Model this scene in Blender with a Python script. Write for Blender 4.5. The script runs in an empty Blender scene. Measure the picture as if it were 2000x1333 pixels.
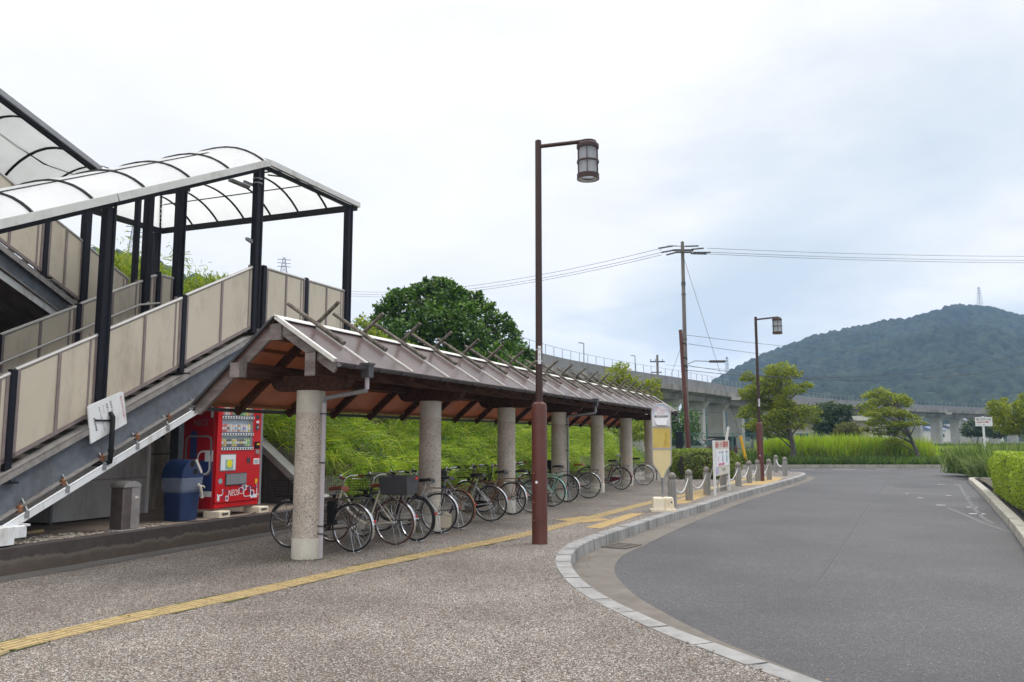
import bpy, math, random
import numpy as np
from mathutils import Vector, Matrix, noise
random.seed(7); RNG = np.random.default_rng(7)
R = math.radians
SC = bpy.context.scene; COL = SC.collection
# ------------------------------------------------------------------ camera
PITCH = math.atan(187.5/1600.0); EYE = 1.6
cd = bpy.data.cameras.new('camera'); cam = bpy.data.objects.new('camera', cd); COL.objects.link(cam)
cam.location = (0, 0, EYE); cam.rotation_euler = (R(90)+PITCH, 0, 0)
cd.sensor_width = 36; cd.lens = 36*1600/2000.0; cd.clip_start = .05; cd.clip_end = 6000
SC.camera = cam
# ------------------------------------------------------------------ sky
SUN_EL, SUN_AZ = R(52), R(60)          # azimuth clockwise from +Y (the view direction)
W = bpy.data.worlds.new('World'); SC.world = W; W.use_nodes = True
nt = W.node_tree; nt.nodes.clear()
def N(t, **k):
    n = nt.nodes.new(t)
    for a, b in k.items(): setattr(n, a, b)
    return n
def LK(a, b): nt.links.new(a, b)
def mth(op, a, b=None, clamp=False):
    n = N('ShaderNodeMath', operation=op, use_clamp=clamp)
    for i, v in enumerate((a, b)):
        if v is None: continue
        if isinstance(v, (int, float)): n.inputs[i].default_value = v
        else: LK(v, n.inputs[i])
    return n.outputs[0]
def ramp(fac, stops, interp='LINEAR'):
    n = N('ShaderNodeValToRGB'); n.color_ramp.interpolation = interp
    e = n.color_ramp.elements
    while len(e) > 1: e.remove(e[-1])
    e[0].position, e[0].color = stops[0][0], (*stops[0][1], 1)
    for p, c in stops[1:]:
        x = e.new(p); x.color = (*c, 1)
    LK(fac, n.inputs[0]); return n.outputs[0]
def mixc(f, a, b, bt='MIX'):
    n = N('ShaderNodeMix', data_type='RGBA', blend_type=bt)
    for i, v in ((0, f), (6, a), (7, b)):
        if isinstance(v, (int, float)): n.inputs[i].default_value = v
        elif isinstance(v, tuple): n.inputs[i].default_value = (*v, 1)
        else: LK(v, n.inputs[i])
    return n.outputs[2]
tc = N('ShaderNodeTexCoord'); sep = N('ShaderNodeSeparateXYZ'); LK(tc.outputs['Generated'], sep.inputs[0])
zz = mth('MAXIMUM', sep.outputs[2], 0.0)
den = mth('ADD', zz, .22)
cmb = N('ShaderNodeCombineXYZ'); LK(mth('DIVIDE', sep.outputs[0], den), cmb.inputs[0]); LK(mth('DIVIDE', sep.outputs[1], den), cmb.inputs[1])
n1 = N('ShaderNodeTexNoise'); n1.inputs['Scale'].default_value = .95; n1.inputs['Detail'].default_value = 7; n1.inputs['Roughness'].default_value = .52; n1.inputs['Distortion'].default_value = .25
mp = N('ShaderNodeMapping'); mp.inputs['Location'].default_value = (3.1, .6, 0); LK(cmb.outputs[0], mp.inputs[0]); LK(mp.outputs[0], n1.inputs['Vector'])
bias = mth('MULTIPLY', sep.outputs[0], .30)                       # more blue gaps to the right
gap = mth('ADD', n1.outputs['Fac'], bias)
def rayv(px, py):
    u = (px-1000)/1600; v = (666.5-py)/1600
    return Vector((u, math.cos(PITCH)-v*math.sin(PITCH), math.sin(PITCH)+v*math.cos(PITCH))).normalized()
def sky_band(pa, pb, wd, amt):
    """a streak of thinner cloud along the great circle through two directions"""
    nv = rayv(*pa).cross(rayv(*pb)).normalized(); c_ = (rayv(*pa)+rayv(*pb)).normalized()
    d1 = N('ShaderNodeVectorMath', operation='DOT_PRODUCT'); LK(tc.outputs['Generated'], d1.inputs[0]); d1.inputs[1].default_value = nv
    d2 = N('ShaderNodeVectorMath', operation='DOT_PRODUCT'); LK(tc.outputs['Generated'], d2.inputs[0]); d2.inputs[1].default_value = c_
    b1 = mth('SUBTRACT', 1.0, mth('DIVIDE', mth('ABSOLUTE', d1.outputs['Value']), wd), True)
    b2 = mth('DIVIDE', mth('SUBTRACT', d2.outputs['Value'], .955), .04, True)
    return mth('MULTIPLY', mth('MULTIPLY', b1, b2), amt)
gap = mth('ADD', gap, mth('ADD', sky_band((1380, 590), (1980, 330), .10, .20), sky_band((1180, 610), (1420, 560), .05, .16)))
gap = mth('SUBTRACT', gap, mth('MULTIPLY', mth('SUBTRACT', 1.0, mth('DIVIDE', zz, .11), True), .12))
gapc = ramp(gap, [(.57, (0, 0, 0)), (.67, (.5, .5, .5)), (.82, (1, 1, 1))])
n2 = N('ShaderNodeTexNoise'); n2.inputs['Scale'].default_value = 1.5; n2.inputs['Detail'].default_value = 8; LK(cmb.outputs[0], n2.inputs['Vector'])
cloud = mixc(ramp(n2.outputs['Fac'], [(.35, (0, 0, 0)), (.7, (1, 1, 1))]), (10.7, 10.4, 10.1), (9.0, 8.95, 8.9))
skyc = mixc(gapc, cloud, (6.3, 7.0, 7.6))
lift = mth('ADD', mth('MULTIPLY', mth('MULTIPLY', mth('MAXIMUM', mth('SUBTRACT', zz, .48), 0.0), 1.9), 2.2), 1.0)   # overcast zenith is brighter
hs = N('ShaderNodeVectorMath', operation='SCALE'); LK(skyc, hs.inputs[0]); LK(lift, hs.inputs['Scale'])
sk = N('ShaderNodeTexSky', sky_type='NISHITA'); sk.sun_disc = False; sk.sun_elevation = SUN_EL; sk.sun_rotation = SUN_AZ; sk.dust_density = 2.0
allc = mixc(.08, hs.outputs[0], sk.outputs[0])
bg = N('ShaderNodeBackground'); bg.inputs['Strength'].default_value = .117; LK(allc, bg.inputs[0])
wo = N('ShaderNodeOutputWorld'); LK(bg.outputs[0], wo.inputs[0])
# ------------------------------------------------------------------ sun behind thin cloud
sd = bpy.data.lights.new('sun', 'SUN'); sd.energy = 1.5; sd.angle = R(14); sd.color = (1, .96, .9)
sun = bpy.data.objects.new('sun', sd); COL.objects.link(sun)
sv = Vector((math.sin(SUN_AZ)*math.cos(SUN_EL), math.cos(SUN_AZ)*math.cos(SUN_EL), math.sin(SUN_EL)))
sun.rotation_euler = sv.to_track_quat('Z', 'Y').to_euler()
SC.view_settings.view_transform = 'Standard'; SC.view_settings.look = 'None'; SC.view_settings.exposure = 0; SC.view_settings.gamma = 1
SC.cycles.volume_bounces = 1; SC.cycles.max_bounces = 8; SC.cycles.transparent_max_bounces = 16
# ------------------------------------------------------------------ measuring: a pixel of the 2000x1333 picture to a point on the ground or at a depth
def ray(px, py):
    u = (px-1000)/1600; v = (666.5-py)/1600
    return Vector((u, math.cos(PITCH)-v*math.sin(PITCH), math.sin(PITCH)+v*math.cos(PITCH)))
def G(px, py, z=0.):
    r = ray(px, py); return Vector((0, 0, EYE))+r*((z-EYE)/r.z)
def D(px, py, Y):
    r = ray(px, py); return Vector((0, 0, EYE))+r*(Y/r.y)
P1 = Vector((-2.74, 11.18, 0)); dd = Vector((7.86, 19.54, 0)).normalized(); nn = Vector((dd.y, -dd.x, 0))
ROT = math.atan2(nn.y, nn.x)             # local x = t (to the right of the row), local y = s (along the row)
ROTD = math.atan2(dd.y, dd.x)
def TS(t, s, z=0.): return P1+nn*t+dd*s+Vector((0, 0, z))
def toTS(P): q = P-P1; return q.dot(nn), q.dot(dd)
# ------------------------------------------------------------------ materials
MATS = {}
class MT:
    def __init__(s, name):
        s.m = bpy.data.materials.new(name); s.m.use_nodes = True; s.t = s.m.node_tree
        s.b = s.t.nodes['Principled BSDF']; s.o = s.t.nodes['Material Output']; s.co = None
    def n(s, t, **k):
        x = s.t.nodes.new(t)
        for a, b in k.items(): setattr(x, a, b)
        return x
    def l(s, a, b): s.t.links.new(a, b)
    def obj(s):
        if not s.co: s.co = s.n('ShaderNodeTexCoord')
        return s.co.outputs['Object']
    def noise(s, sc, det=4, rough=.5, vec=None, stretch=None):
        x = s.n('ShaderNodeTexNoise'); x.inputs['Scale'].default_value = sc; x.inputs['Detail'].default_value = det; x.inputs['Roughness'].default_value = rough
        v = vec or s.obj()
        if stretch:
            m = s.n('ShaderNodeMapping'); m.inputs['Scale'].default_value = stretch; s.l(v, m.inputs[0]); v = m.outputs[0]
        s.l(v, x.inputs['Vector']); return x.outputs['Fac']
    def vor(s, sc, out='Color', feature='F1'):
        x = s.n('ShaderNodeTexVoronoi', feature=feature); x.inputs['Scale'].default_value = sc; s.l(s.obj(), x.inputs['Vector']); return x.outputs[out]
    def ramp(s, f, stops, interp='LINEAR'):
        x = s.n('ShaderNodeValToRGB'); x.color_ramp.interpolation = interp; e = x.color_ramp.elements
        while len(e) > 1: e.remove(e[-1])
        e[0].position, e[0].color = stops[0][0], (*stops[0][1], 1)
        for p, c in stops[1:]: e.new(p).color = (*c, 1)
        s.l(f, x.inputs[0]); return x.outputs[0]
    def mix(s, f, a, b, bt='MIX'):
        x = s.n('ShaderNodeMix', data_type='RGBA', blend_type=bt)
        for i, v in ((0, f), (6, a), (7, b)):
            if isinstance(v, (int, float)): x.inputs[i].default_value = v
            elif isinstance(v, tuple): x.inputs[i].default_value = (*v, 1)
            else: s.l(v, x.inputs[i])
        return x.outputs[2]
    def bump(s, h, st=.3, dist=.01):
        x = s.n('ShaderNodeBump'); x.inputs['Strength'].default_value = st; x.inputs['Distance'].default_value = dist
        s.l(h, x.inputs['Height']); s.l(x.outputs[0], s.b.inputs['Normal'])
    def base(s, c):
        if isinstance(c, tuple): s.b.inputs['Base Color'].default_value = (*c, 1)
        else: s.l(c, s.b.inputs['Base Color'])
    def edge(s):
        """height plus noise, so a damp line wanders along a low wall"""
        sp = s.n('ShaderNodeSeparateXYZ'); s.l(s.obj(), sp.inputs[0]); f = s.noise(2.6, 9, .72, stretch=(1, 1, .3))
        a = s.n('ShaderNodeMath', operation='MULTIPLY_ADD'); s.l(sp.outputs[2], a.inputs[0]); a.inputs[1].default_value = 1.6; m = s.n('ShaderNodeMath', operation='MULTIPLY'); s.l(f, m.inputs[0]); m.inputs[1].default_value = .45
        s.l(m.outputs[0], a.inputs[2]); return a.outputs[0]
    def pr(s, r=.6, m=0., spec=.5):
        s.b.inputs['Roughness'].default_value = r; s.b.inputs['Metallic'].default_value = m; s.b.inputs['Specular IOR Level'].default_value = spec
def plain(name, c, r=.5, m=0., var=.12, sc=6., bump=0., bsc=60., spec=.5, grime=None, gs=3.):
    if name in MATS: return MATS[name]
    t = MT(name); t.pr(r, m, spec)
    f = t.noise(sc, 5, .6)
    col = t.mix(t.ramp(f, [(.3, (0, 0, 0)), (.7, (1, 1, 1))]), tuple(x*(1-var) for x in c), tuple(min(1, x*(1+var)) for x in c))
    if grime:
        g = t.ramp(t.noise(gs, 8, .7, stretch=(1, 1, .35)), [(.52, (0, 0, 0)), (.72, (1, 1, 1))]); col = t.mix(g, col, grime)
    t.base(col)
    if bump: t.bump(t.noise(bsc, 3, .6), bump, .01)
    MATS[name] = t.m; return t.m
def m_pavement():
    t = MT('pavement'); t.pr(.8)
    v = t.vor(112); s = t.n('ShaderNodeSeparateColor'); t.l(v, s.inputs[0])
    c = t.ramp(s.outputs[0], [(0, (.055, .046, .04)), (.2, (.12, .096, .078)), (.4, (.21, .13, .085)), (.51, (.20, .178, .155)), (.68, (.33, .30, .27)), (.85, (.60, .575, .54))], 'CONSTANT')
    big = t.ramp(t.noise(.55, 6, .6), [(.30, (.58, .55, .53)), (.5, (.86, .84, .83)), (.7, (1.18, 1.18, 1.18))])
    c2 = t.mix(1., c, big, 'MULTIPLY')
    edge = t.vor(112, 'Distance'); e = t.ramp(edge, [(.0, (1, 1, 1)), (.5, (.85, .85, .85)), (.75, (.4, .38, .36))])
    c3 = t.mix(1., c2, e, 'MULTIPLY')
    moss = t.ramp(t.noise(1.3, 8, .75), [(.6, (0, 0, 0)), (.78, (.35, .35, .35))]); c3 = t.mix(moss, c3, (.09, .075, .055))
    t.base(c3); t.bump(edge, -.5, .006); return t.m
def m_asphalt():
    t = MT('asphalt'); t.pr(.75)
    v = t.vor(110); s = t.n('ShaderNodeSeparateColor'); t.l(v, s.inputs[0])
    c = t.ramp(s.outputs[0], [(0, (.038, .037, .039)), (.35, (.063, .061, .065)), (.7, (.090, .087, .093)), (.93, (.13, .128, .132)), (.99, (.24, .24, .24))], 'CONSTANT')
    big = t.ramp(t.noise(.28, 7, .62), [(.32, (.60, .595, .59)), (.5, (.88, .875, .865)), (.68, (1.12, 1.11, 1.10))])
    c = t.mix(1., c, big, 'MULTIPLY')
    tr = t.ramp(t.noise(.9, 3, .5, stretch=(.25, .06, 1)), [(.45, (1, 1, 1)), (.7, (.80, .80, .81))]); c = t.mix(1., c, tr, 'MULTIPLY')
    st = t.ramp(t.noise(1.1, 9, .8), [(.60, (1, 1, 1)), (.72, (.62, .62, .62))]); c = t.mix(1., c, st, 'MULTIPLY')
    pl_ = t.ramp(t.noise(2.3, 9, .75), [(.28, (1.28, 1.26, 1.22)), (.40, (1, 1, 1))]); c = t.mix(1., c, pl_, 'MULTIPLY')
    t.base(c); t.bump(t.vor(110, 'Distance'), -.4, .006); return t.m
def m_terrazzo():
    t = MT('terrazzo'); t.pr(.65)
    v = t.vor(125); s = t.n('ShaderNodeSeparateColor'); t.l(v, s.inputs[0])
    c = t.ramp(s.outputs[1], [(0, (.12, .11, .10)), (.09, (.42, .37, .32)), (.35, (.56, .49, .415)), (.75, (.66, .585, .50))], 'CONSTANT')
    c = t.mix(1., c, t.ramp(t.noise(2, 6, .6), [(.3, (.75, .74, .73)), (.7, (1.08, 1.08, 1.08))]), 'MULTIPLY')
    t.base(c); t.bump(t.vor(125, 'Distance'), .3, .004); return t.m
def m_concrete(name, c, streak=(.12, .1, .085), amt=.6, lo=.5, k=1.):
    t = MT(name); t.pr(.85)
    a = t.mix(t.ramp(t.noise(3*k, 8, .65), [(.3, (0, 0, 0)), (.7, (1, 1, 1))]), tuple(x*.82 for x in c), tuple(x*1.12 for x in c))
    st = t.ramp(t.noise(2.2*k, 7, .7, stretch=(1, 1, .15)), [(lo, (0, 0, 0)), (lo+.22, (amt, amt, amt))])
    t.base(t.mix(st, a, streak)); t.bump(t.noise(40, 4, .6), .25, .01); return t.m
def m_wood(name, a, b, streakdir=(14, 1.2, 14)):
    t = MT(name); t.pr(.8, 0, .25)
    f = t.noise(1.6, 8, .7, stretch=streakdir)
    c = t.mix(t.ramp(f, [(.35, (0, 0, 0)), (.62, (1, 1, 1))]), a, b)
    t.base(c); t.bump(f, .4, .01); return t.m
def m_leaf(name, cols, trans=.35, rough=.5, nsc=.5, nlo=.72, nhi=1.28):
    t = MT(name); t.pr(rough, 0, .25)
    g = t.n('ShaderNodeNewGeometry'); rnd = g.outputs['Random Per Island']
    st = [(i/len(cols), c) for i, c in enumerate(cols)]
    c = t.ramp(rnd, st, 'CONSTANT')
    c = t.mix(1., c, t.ramp(t.noise(nsc, 5, .6), [(.3, (nlo, nlo, nlo)), (.7, (nhi, nhi*.97, nhi*.93))]), 'MULTIPLY')
    t.base(c)
    tr = t.n('ShaderNodeBsdfTranslucent'); t.l(t.mix(1., c, (1.5, 1.6, .8), 'MULTIPLY'), tr.inputs[0])
    mx = t.n('ShaderNodeMixShader'); mx.inputs[0].default_value = trans
    t.l(t.b.outputs[0], mx.inputs[1]); t.l(tr.outputs[0], mx.inputs[2]); t.l(mx.outputs[0], t.o.inputs[0]); return t.m
def m_sheet(name, tcol, dcol, trans, clear, rough=.25, dirt=.3):
    """translucent plastic roofing"""
    t = MT(name); t.pr(rough, 0, .5)
    g = t.ramp(t.noise(1.2, 7, .65), [(.35, (1, 1, 1)), (.75, (1-dirt,)*3)])
    t.base(t.mix(1., g, dcol, 'MULTIPLY'))
    tr = t.n('ShaderNodeBsdfTranslucent'); t.l(t.mix(1., g, tcol, 'MULTIPLY'), tr.inputs[0])
    cl = t.n('ShaderNodeBsdfTransparent'); cl.inputs[0].default_value = (*[min(1, x*1.1) for x in tcol], 1)
    m1 = t.n('ShaderNodeMixShader'); m1.inputs[0].default_value = trans; t.l(t.b.outputs[0], m1.inputs[1]); t.l(tr.outputs[0], m1.inputs[2])
    m2 = t.n('ShaderNodeMixShader'); m2.inputs[0].default_value = clear; t.l(m1.outputs[0], m2.inputs[1]); t.l(cl.outputs[0], m2.inputs[2])
    t.l(m2.outputs[0], t.o.inputs[0]); return t.m
def m_glass(name, c=(.8, .9, .9), clear=.7):
    t = MT(name); t.pr(.06, 0, .6); t.base(c)
    cl = t.n('ShaderNodeBsdfTransparent'); m = t.n('ShaderNodeMixShader'); m.inputs[0].default_value = clear
    t.l(t.b.outputs[0], m.inputs[1]); t.l(cl.outputs[0], m.inputs[2]); t.l(m.outputs[0], t.o.inputs[0]); return t.m
M_PAVE = m_pavement(); M_ASPH = m_asphalt(); M_TERR = m_terrazzo()
M_DECK = m_concrete('deck_concrete', (.26, .245, .22), (.07, .055, .045), .85, .44, .22); M_PARA = m_concrete('parapet_concrete', (.20, .197, .2), (.10, .095, .09), .6, .5, .3)
M_CONC = m_concrete('concrete', (.30, .29, .27)); M_PIER = m_concrete('pier_concrete', (.42, .405, .37), (.22, .2, .17), .5, .5, .3)
M_STAIN = m_concrete('stained_concrete', (.27, .25, .225), (.055, .045, .04), .9, .42)
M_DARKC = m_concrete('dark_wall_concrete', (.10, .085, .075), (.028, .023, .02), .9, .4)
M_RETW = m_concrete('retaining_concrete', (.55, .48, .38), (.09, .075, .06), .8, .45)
M_PLAT = m_concrete('platform_concrete', (.27, .205, .155), (.11, .08, .06), .7, .45)
M_KERB = m_concrete('kerb_stone', (.27, .265, .26), (.08, .075, .07), .65, .46)
M_KERBOLD = m_concrete('old_kerb', (.36, .34, .29), (.14, .125, .1), .7, .48)
M_GUT = m_concrete('gutter_concrete', (.14, .122, .105), (.085, .07, .055), .6, .45)
M_DRAIN = m_concrete('drain_concrete', (.085, .078, .072), (.05, .04, .036), .5, .45)
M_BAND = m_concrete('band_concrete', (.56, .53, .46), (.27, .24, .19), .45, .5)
M_WOOD = m_wood('dark_timber', (.028, .013, .009), (.095, .045, .028)); M_WOODG = m_wood('grey_timber', (.10, .08, .075), (.26, .225, .215), (1.5, 16, 5))
M_LOG = m_wood('log_timber', (.05, .042, .035), (.2, .17, .14), (9, 9, 2))
M_LATH = m_wood('lit_lath_timber', (.12, .05, .02), (.26, .11, .04)); M_RAFT = m_wood('rafter_timber', (.03, .013, .008), (.085, .038, .02))  # laths coloured lighter orange, as if lit through the roof sheet
M_ROOF = m_sheet('brown_roof_sheet', (.66, .34, .18), (.185, .145, .14), .40, .0, .22, .35)
M_POLY = m_sheet('clear_roof_sheet', (.90, .91, .90), (.86, .87, .88), .52, .06, .3, .12)
M_NAVY = plain('navy_black_steel', (.006, .006, .012), .6, 0, .25, 5, spec=.25)
M_BLK = plain('black_steel', (.009, .009, .009), .6, spec=.25)
M_GALV = plain('galvanised_steel', (.15, .165, .19), .55, .3, .2, 9, 0, grime=(.11, .11, .115), gs=2.5)
M_GALVB = plain('galvanised_edge', (.27, .25, .235), .6, .2, .2, 9, grime=(.16, .13, .11), gs=3)
M_ALU = plain('aluminium_trim', (.42, .40, .38), .4, .3, .08, 8)
M_ALUL = plain('pale_gutter', (.56, .55, .52), .45, .1, .07, 5, grime=(.36, .34, .3), gs=2)
M_PANEL = plain('beige_panel', (.50, .44, .345), .55, 0, .05, 1.5, grime=(.34, .29, .225), gs=1.8)
M_BRACK = plain('bracket_brown', (.20, .16, .15), .6, 0, .15)
M_WHITE = plain('white_paint', (.72, .73, .74), .45, 0, .05, 4, grime=(.45, .42, .36), gs=4)
M_WH2 = plain('white_plastic', (.78, .78, .78), .4, 0, .03)
M_TRIM = plain('roof_trim_white', (.62, .6, .56), .45, .1, .1, 8)
M_BROWN = plain('maroon_lamp_paint', (.095, .026, .018), .45, 0, .2, 4, grime=(.13, .05, .03), gs=2.5)
M_BROWND = plain('maroon_lantern_backlit_pole', (.04, .014, .01), .5, 0, .2, 4)
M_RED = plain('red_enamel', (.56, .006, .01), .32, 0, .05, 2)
M_REDD = plain('red_shaded_enamel', (.42, .006, .012), .35, 0, .05, 2)  # darker enamel copy puts the shade under the stairs into the cabinet colour
M_BLUE = plain('navy_graphic', (.025, .045, .17), .4); M_BIN = plain('blue_bin_plastic', (.014, .032, .10), .5, 0, .15, 6)
M_BAG = m_glass('clear_bag', (.5, .55, .65), .72)
M_STL = plain('brushed_steel', (.46, .42, .40), .38, .7, .2, 7)
M_STLD = plain('dark_brushed_steel', (.17, .14, .13), .4, .6, .2, 7)
M_GRY = plain('grey_plastic', (.22, .22, .23), .5); M_GRYD = plain('dark_grey_plastic', (.05, .05, .055), .5)
M_YEL = plain('yellow_tactile', (.37, .275, .13), .75, 0, .18, 9, grime=(.17, .14, .08), gs=7)
M_YELD = plain('ochre_tactile', (.35, .24, .09), .75, 0, .2, 9, grime=(.25, .18, .1), gs=6)
M_YELP = plain('yellow_plastic', (.75, .42, .02), .5); M_MOSS = plain('moss', (.06, .065, .015), .9, 0, .4, 20)
M_CREAM = plain('cream_concrete', (.78, .70, .55), .6, 0, .06, 4, grime=(.55, .4, .2), gs=5)
M_TYRE = plain('black_tyre', (.015, .015, .017), .75); M_TYREB = plain('brown_tyre', (.085, .035, .018), .75)
M_CHR = plain('chrome', (.62, .62, .63), .2, .95, .1); M_SPK = plain('spoke_steel', (.38, .38, .38), .35, .8)
M_RUST = plain('rusty_chrome', (.22, .10, .05), .55, .4, .4, 20)
M_SADB = plain('black_saddle', (.015, .014, .014), .45); M_SADR = plain('brown_saddle', (.20, .045, .018), .45)
M_RFL = plain('red_reflector', (.6, .01, .01), .2); M_ORF = plain('orange_reflector', (.75, .10, .01), .2)
M_INS = plain('insulator', (.05, .05, .055), .4); M_POLE = m_concrete('pole_concrete', (.19, .175, .16), (.1, .09, .08), .5, .45)
M_WIRE = plain('wire', (.03, .03, .033), .6); M_MESH = plain('green_fence', (.05, .17, .14), .5)
M_PINKY = plain('pale_pipe', (.42, .38, .40), .5, 0, .05); M_DPIPE = plain('dark_pipe', (.06, .055, .06), .5)
M_ROADP = plain('road_paint', (.50, .50, .50), .7, 0, .15, 12, grime=(.13, .13, .13), gs=9)
M_WORN = plain('worn_paint', (.10, .10, .102), .75, 0, .3, 12, grime=(.082, .08, .085), gs=6)
M_DIRT = plain('soil', (.06, .048, .03), .95, 0, .4, 2, .4, 8)
M_SIGNY = plain('sign_yellow', (.62, .47, .12), .4, 0, .08, 3, grime=(.55, .33, .03), gs=2.2); M_SIGNC = plain('sign_cream', (.72, .6, .32), .4, 0, .08, 3)
M_STAINY = plain('amber_stain', (.55, .33, .02), .5); M_SKYB = plain('sign_blue', (.42, .55, .75), .5); M_PINK = plain('faded_red', (.65, .32, .34), .5)
M_INK = plain('ink_black', (.04, .04, .04), .6); M_INKF = plain('faded_ink', (.22, .2, .22), .6); M_TRED = plain('text_red', (.42, .035, .03), .6); M_MAG = plain('magenta_band', (.6, .06, .16), .6)
M_TEAL = plain('teal_print', (.25, .42, .42), .6); M_LIL = plain('lilac_print', (.45, .38, .6), .6); M_BRD = plain('board_white', (.74, .75, .78), .6, 0, .04); M_BRDT = plain('board_tan', (.58, .53, .45), .6)
M_FROST = m_sheet('frosted_lantern', (.85, .88, .92), (.6, .62, .66), .5, .1, .3, .4)
M_GLS = m_glass('window_glass', (.4, .45, .47), .55); M_DGLS = plain('dark_glass', (.03, .04, .045), .1)
M_GRAV = plain('gravel_bits', (.33, .29, .24), .9, 0, .4, 30)
L_FERN = m_leaf('fern_blade', [(.17, .29, .014), (.24, .38, .02), (.32, .44, .03), (.11, .21, .012), (.42, .46, .06)], .3, .5, 1.3, .42, 1.3)
L_BAM = m_leaf('bamboo_leaf', [(.24, .30, .03), (.17, .25, .02), (.30, .32, .05), (.11, .17, .02)], .4)
L_DARK = m_leaf('broad_leaf', [(.045, .105, .015), (.065, .14, .02), (.028, .07, .014), (.11, .20, .03)], .3, .45, .9, .55, 1.4)
L_LIME = m_leaf('zelkova_leaf', [(.20, .24, .012), (.145, .19, .012), (.28, .29, .025), (.11, .155, .012)], .38, .5, 1.1, .72, 1.45)
L_DGRN = m_leaf('dark_tree_leaf', [(.03, .055, .02), (.045, .08, .025), (.07, .11, .02), (.025, .045, .02)], .25)
L_OLIVE = m_leaf('olive_leaf', [(.12, .13, .02), (.09, .11, .015), (.15, .13, .03)], .3)
L_HEDGE = m_leaf('clipped_leaf', [(.21, .31, .012), (.27, .37, .02), (.14, .23, .01), (.33, .4, .03)], .3)
L_HEDG2 = m_leaf('hedge_leaf', [(.10, .16, .014), (.15, .21, .02), (.07, .11, .012), (.2, .22, .03)], .3)
L_GRASS = m_leaf('tall_grass_blade', [(.27, .40, .015), (.22, .34, .014), (.33, .44, .03), (.24, .24, .04)], .42)
L_WEED = m_leaf('weed_blade', [(.06, .11, .02), (.085, .15, .022), (.12, .18, .025), (.05, .08, .018)], .35)
L_PAMP = m_leaf('pampas_blade', [(.08, .14, .025), (.12, .19, .035), (.2, .28, .08), (.32, .38, .18), (.06, .10, .02)], .3, .5, .9, .45, 1.35)
L_RICE = m_leaf('rice_blade', [(.30, .36, .05), (.36, .36, .12), (.22, .34, .03)], .4)
M_BARK = m_wood('bark', (.05, .045, .04), (.16, .145, .13), (6, 6, 2))
def m_hill(name, a, b):
    t = MT(name); t.pr(.95, 0, .1)
    f = t.noise(.03, 8, .7); c = t.mix(t.ramp(f, [(.35, (0, 0, 0)), (.65, (1, 1, 1))]), a, b)
    v = t.vor(.19, 'Color'); s = t.n('ShaderNodeSeparateColor'); t.l(v, s.inputs[0])
    c = t.mix(1., c, t.ramp(s.outputs[0], [(0, (.5, .52, .5)), (1, (1.5, 1.5, 1.4))]), 'MULTIPLY')
    t.base(c); t.bump(t.noise(.8, 6, .75), .6, 1.5); return t.m
M_HILL = m_hill('wooded_hill', (.012, .024, .020), (.034, .046, .026)); M_GREEN = m_hill('green_ground', (.07, .085, .025), (.11, .12, .035))
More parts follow.
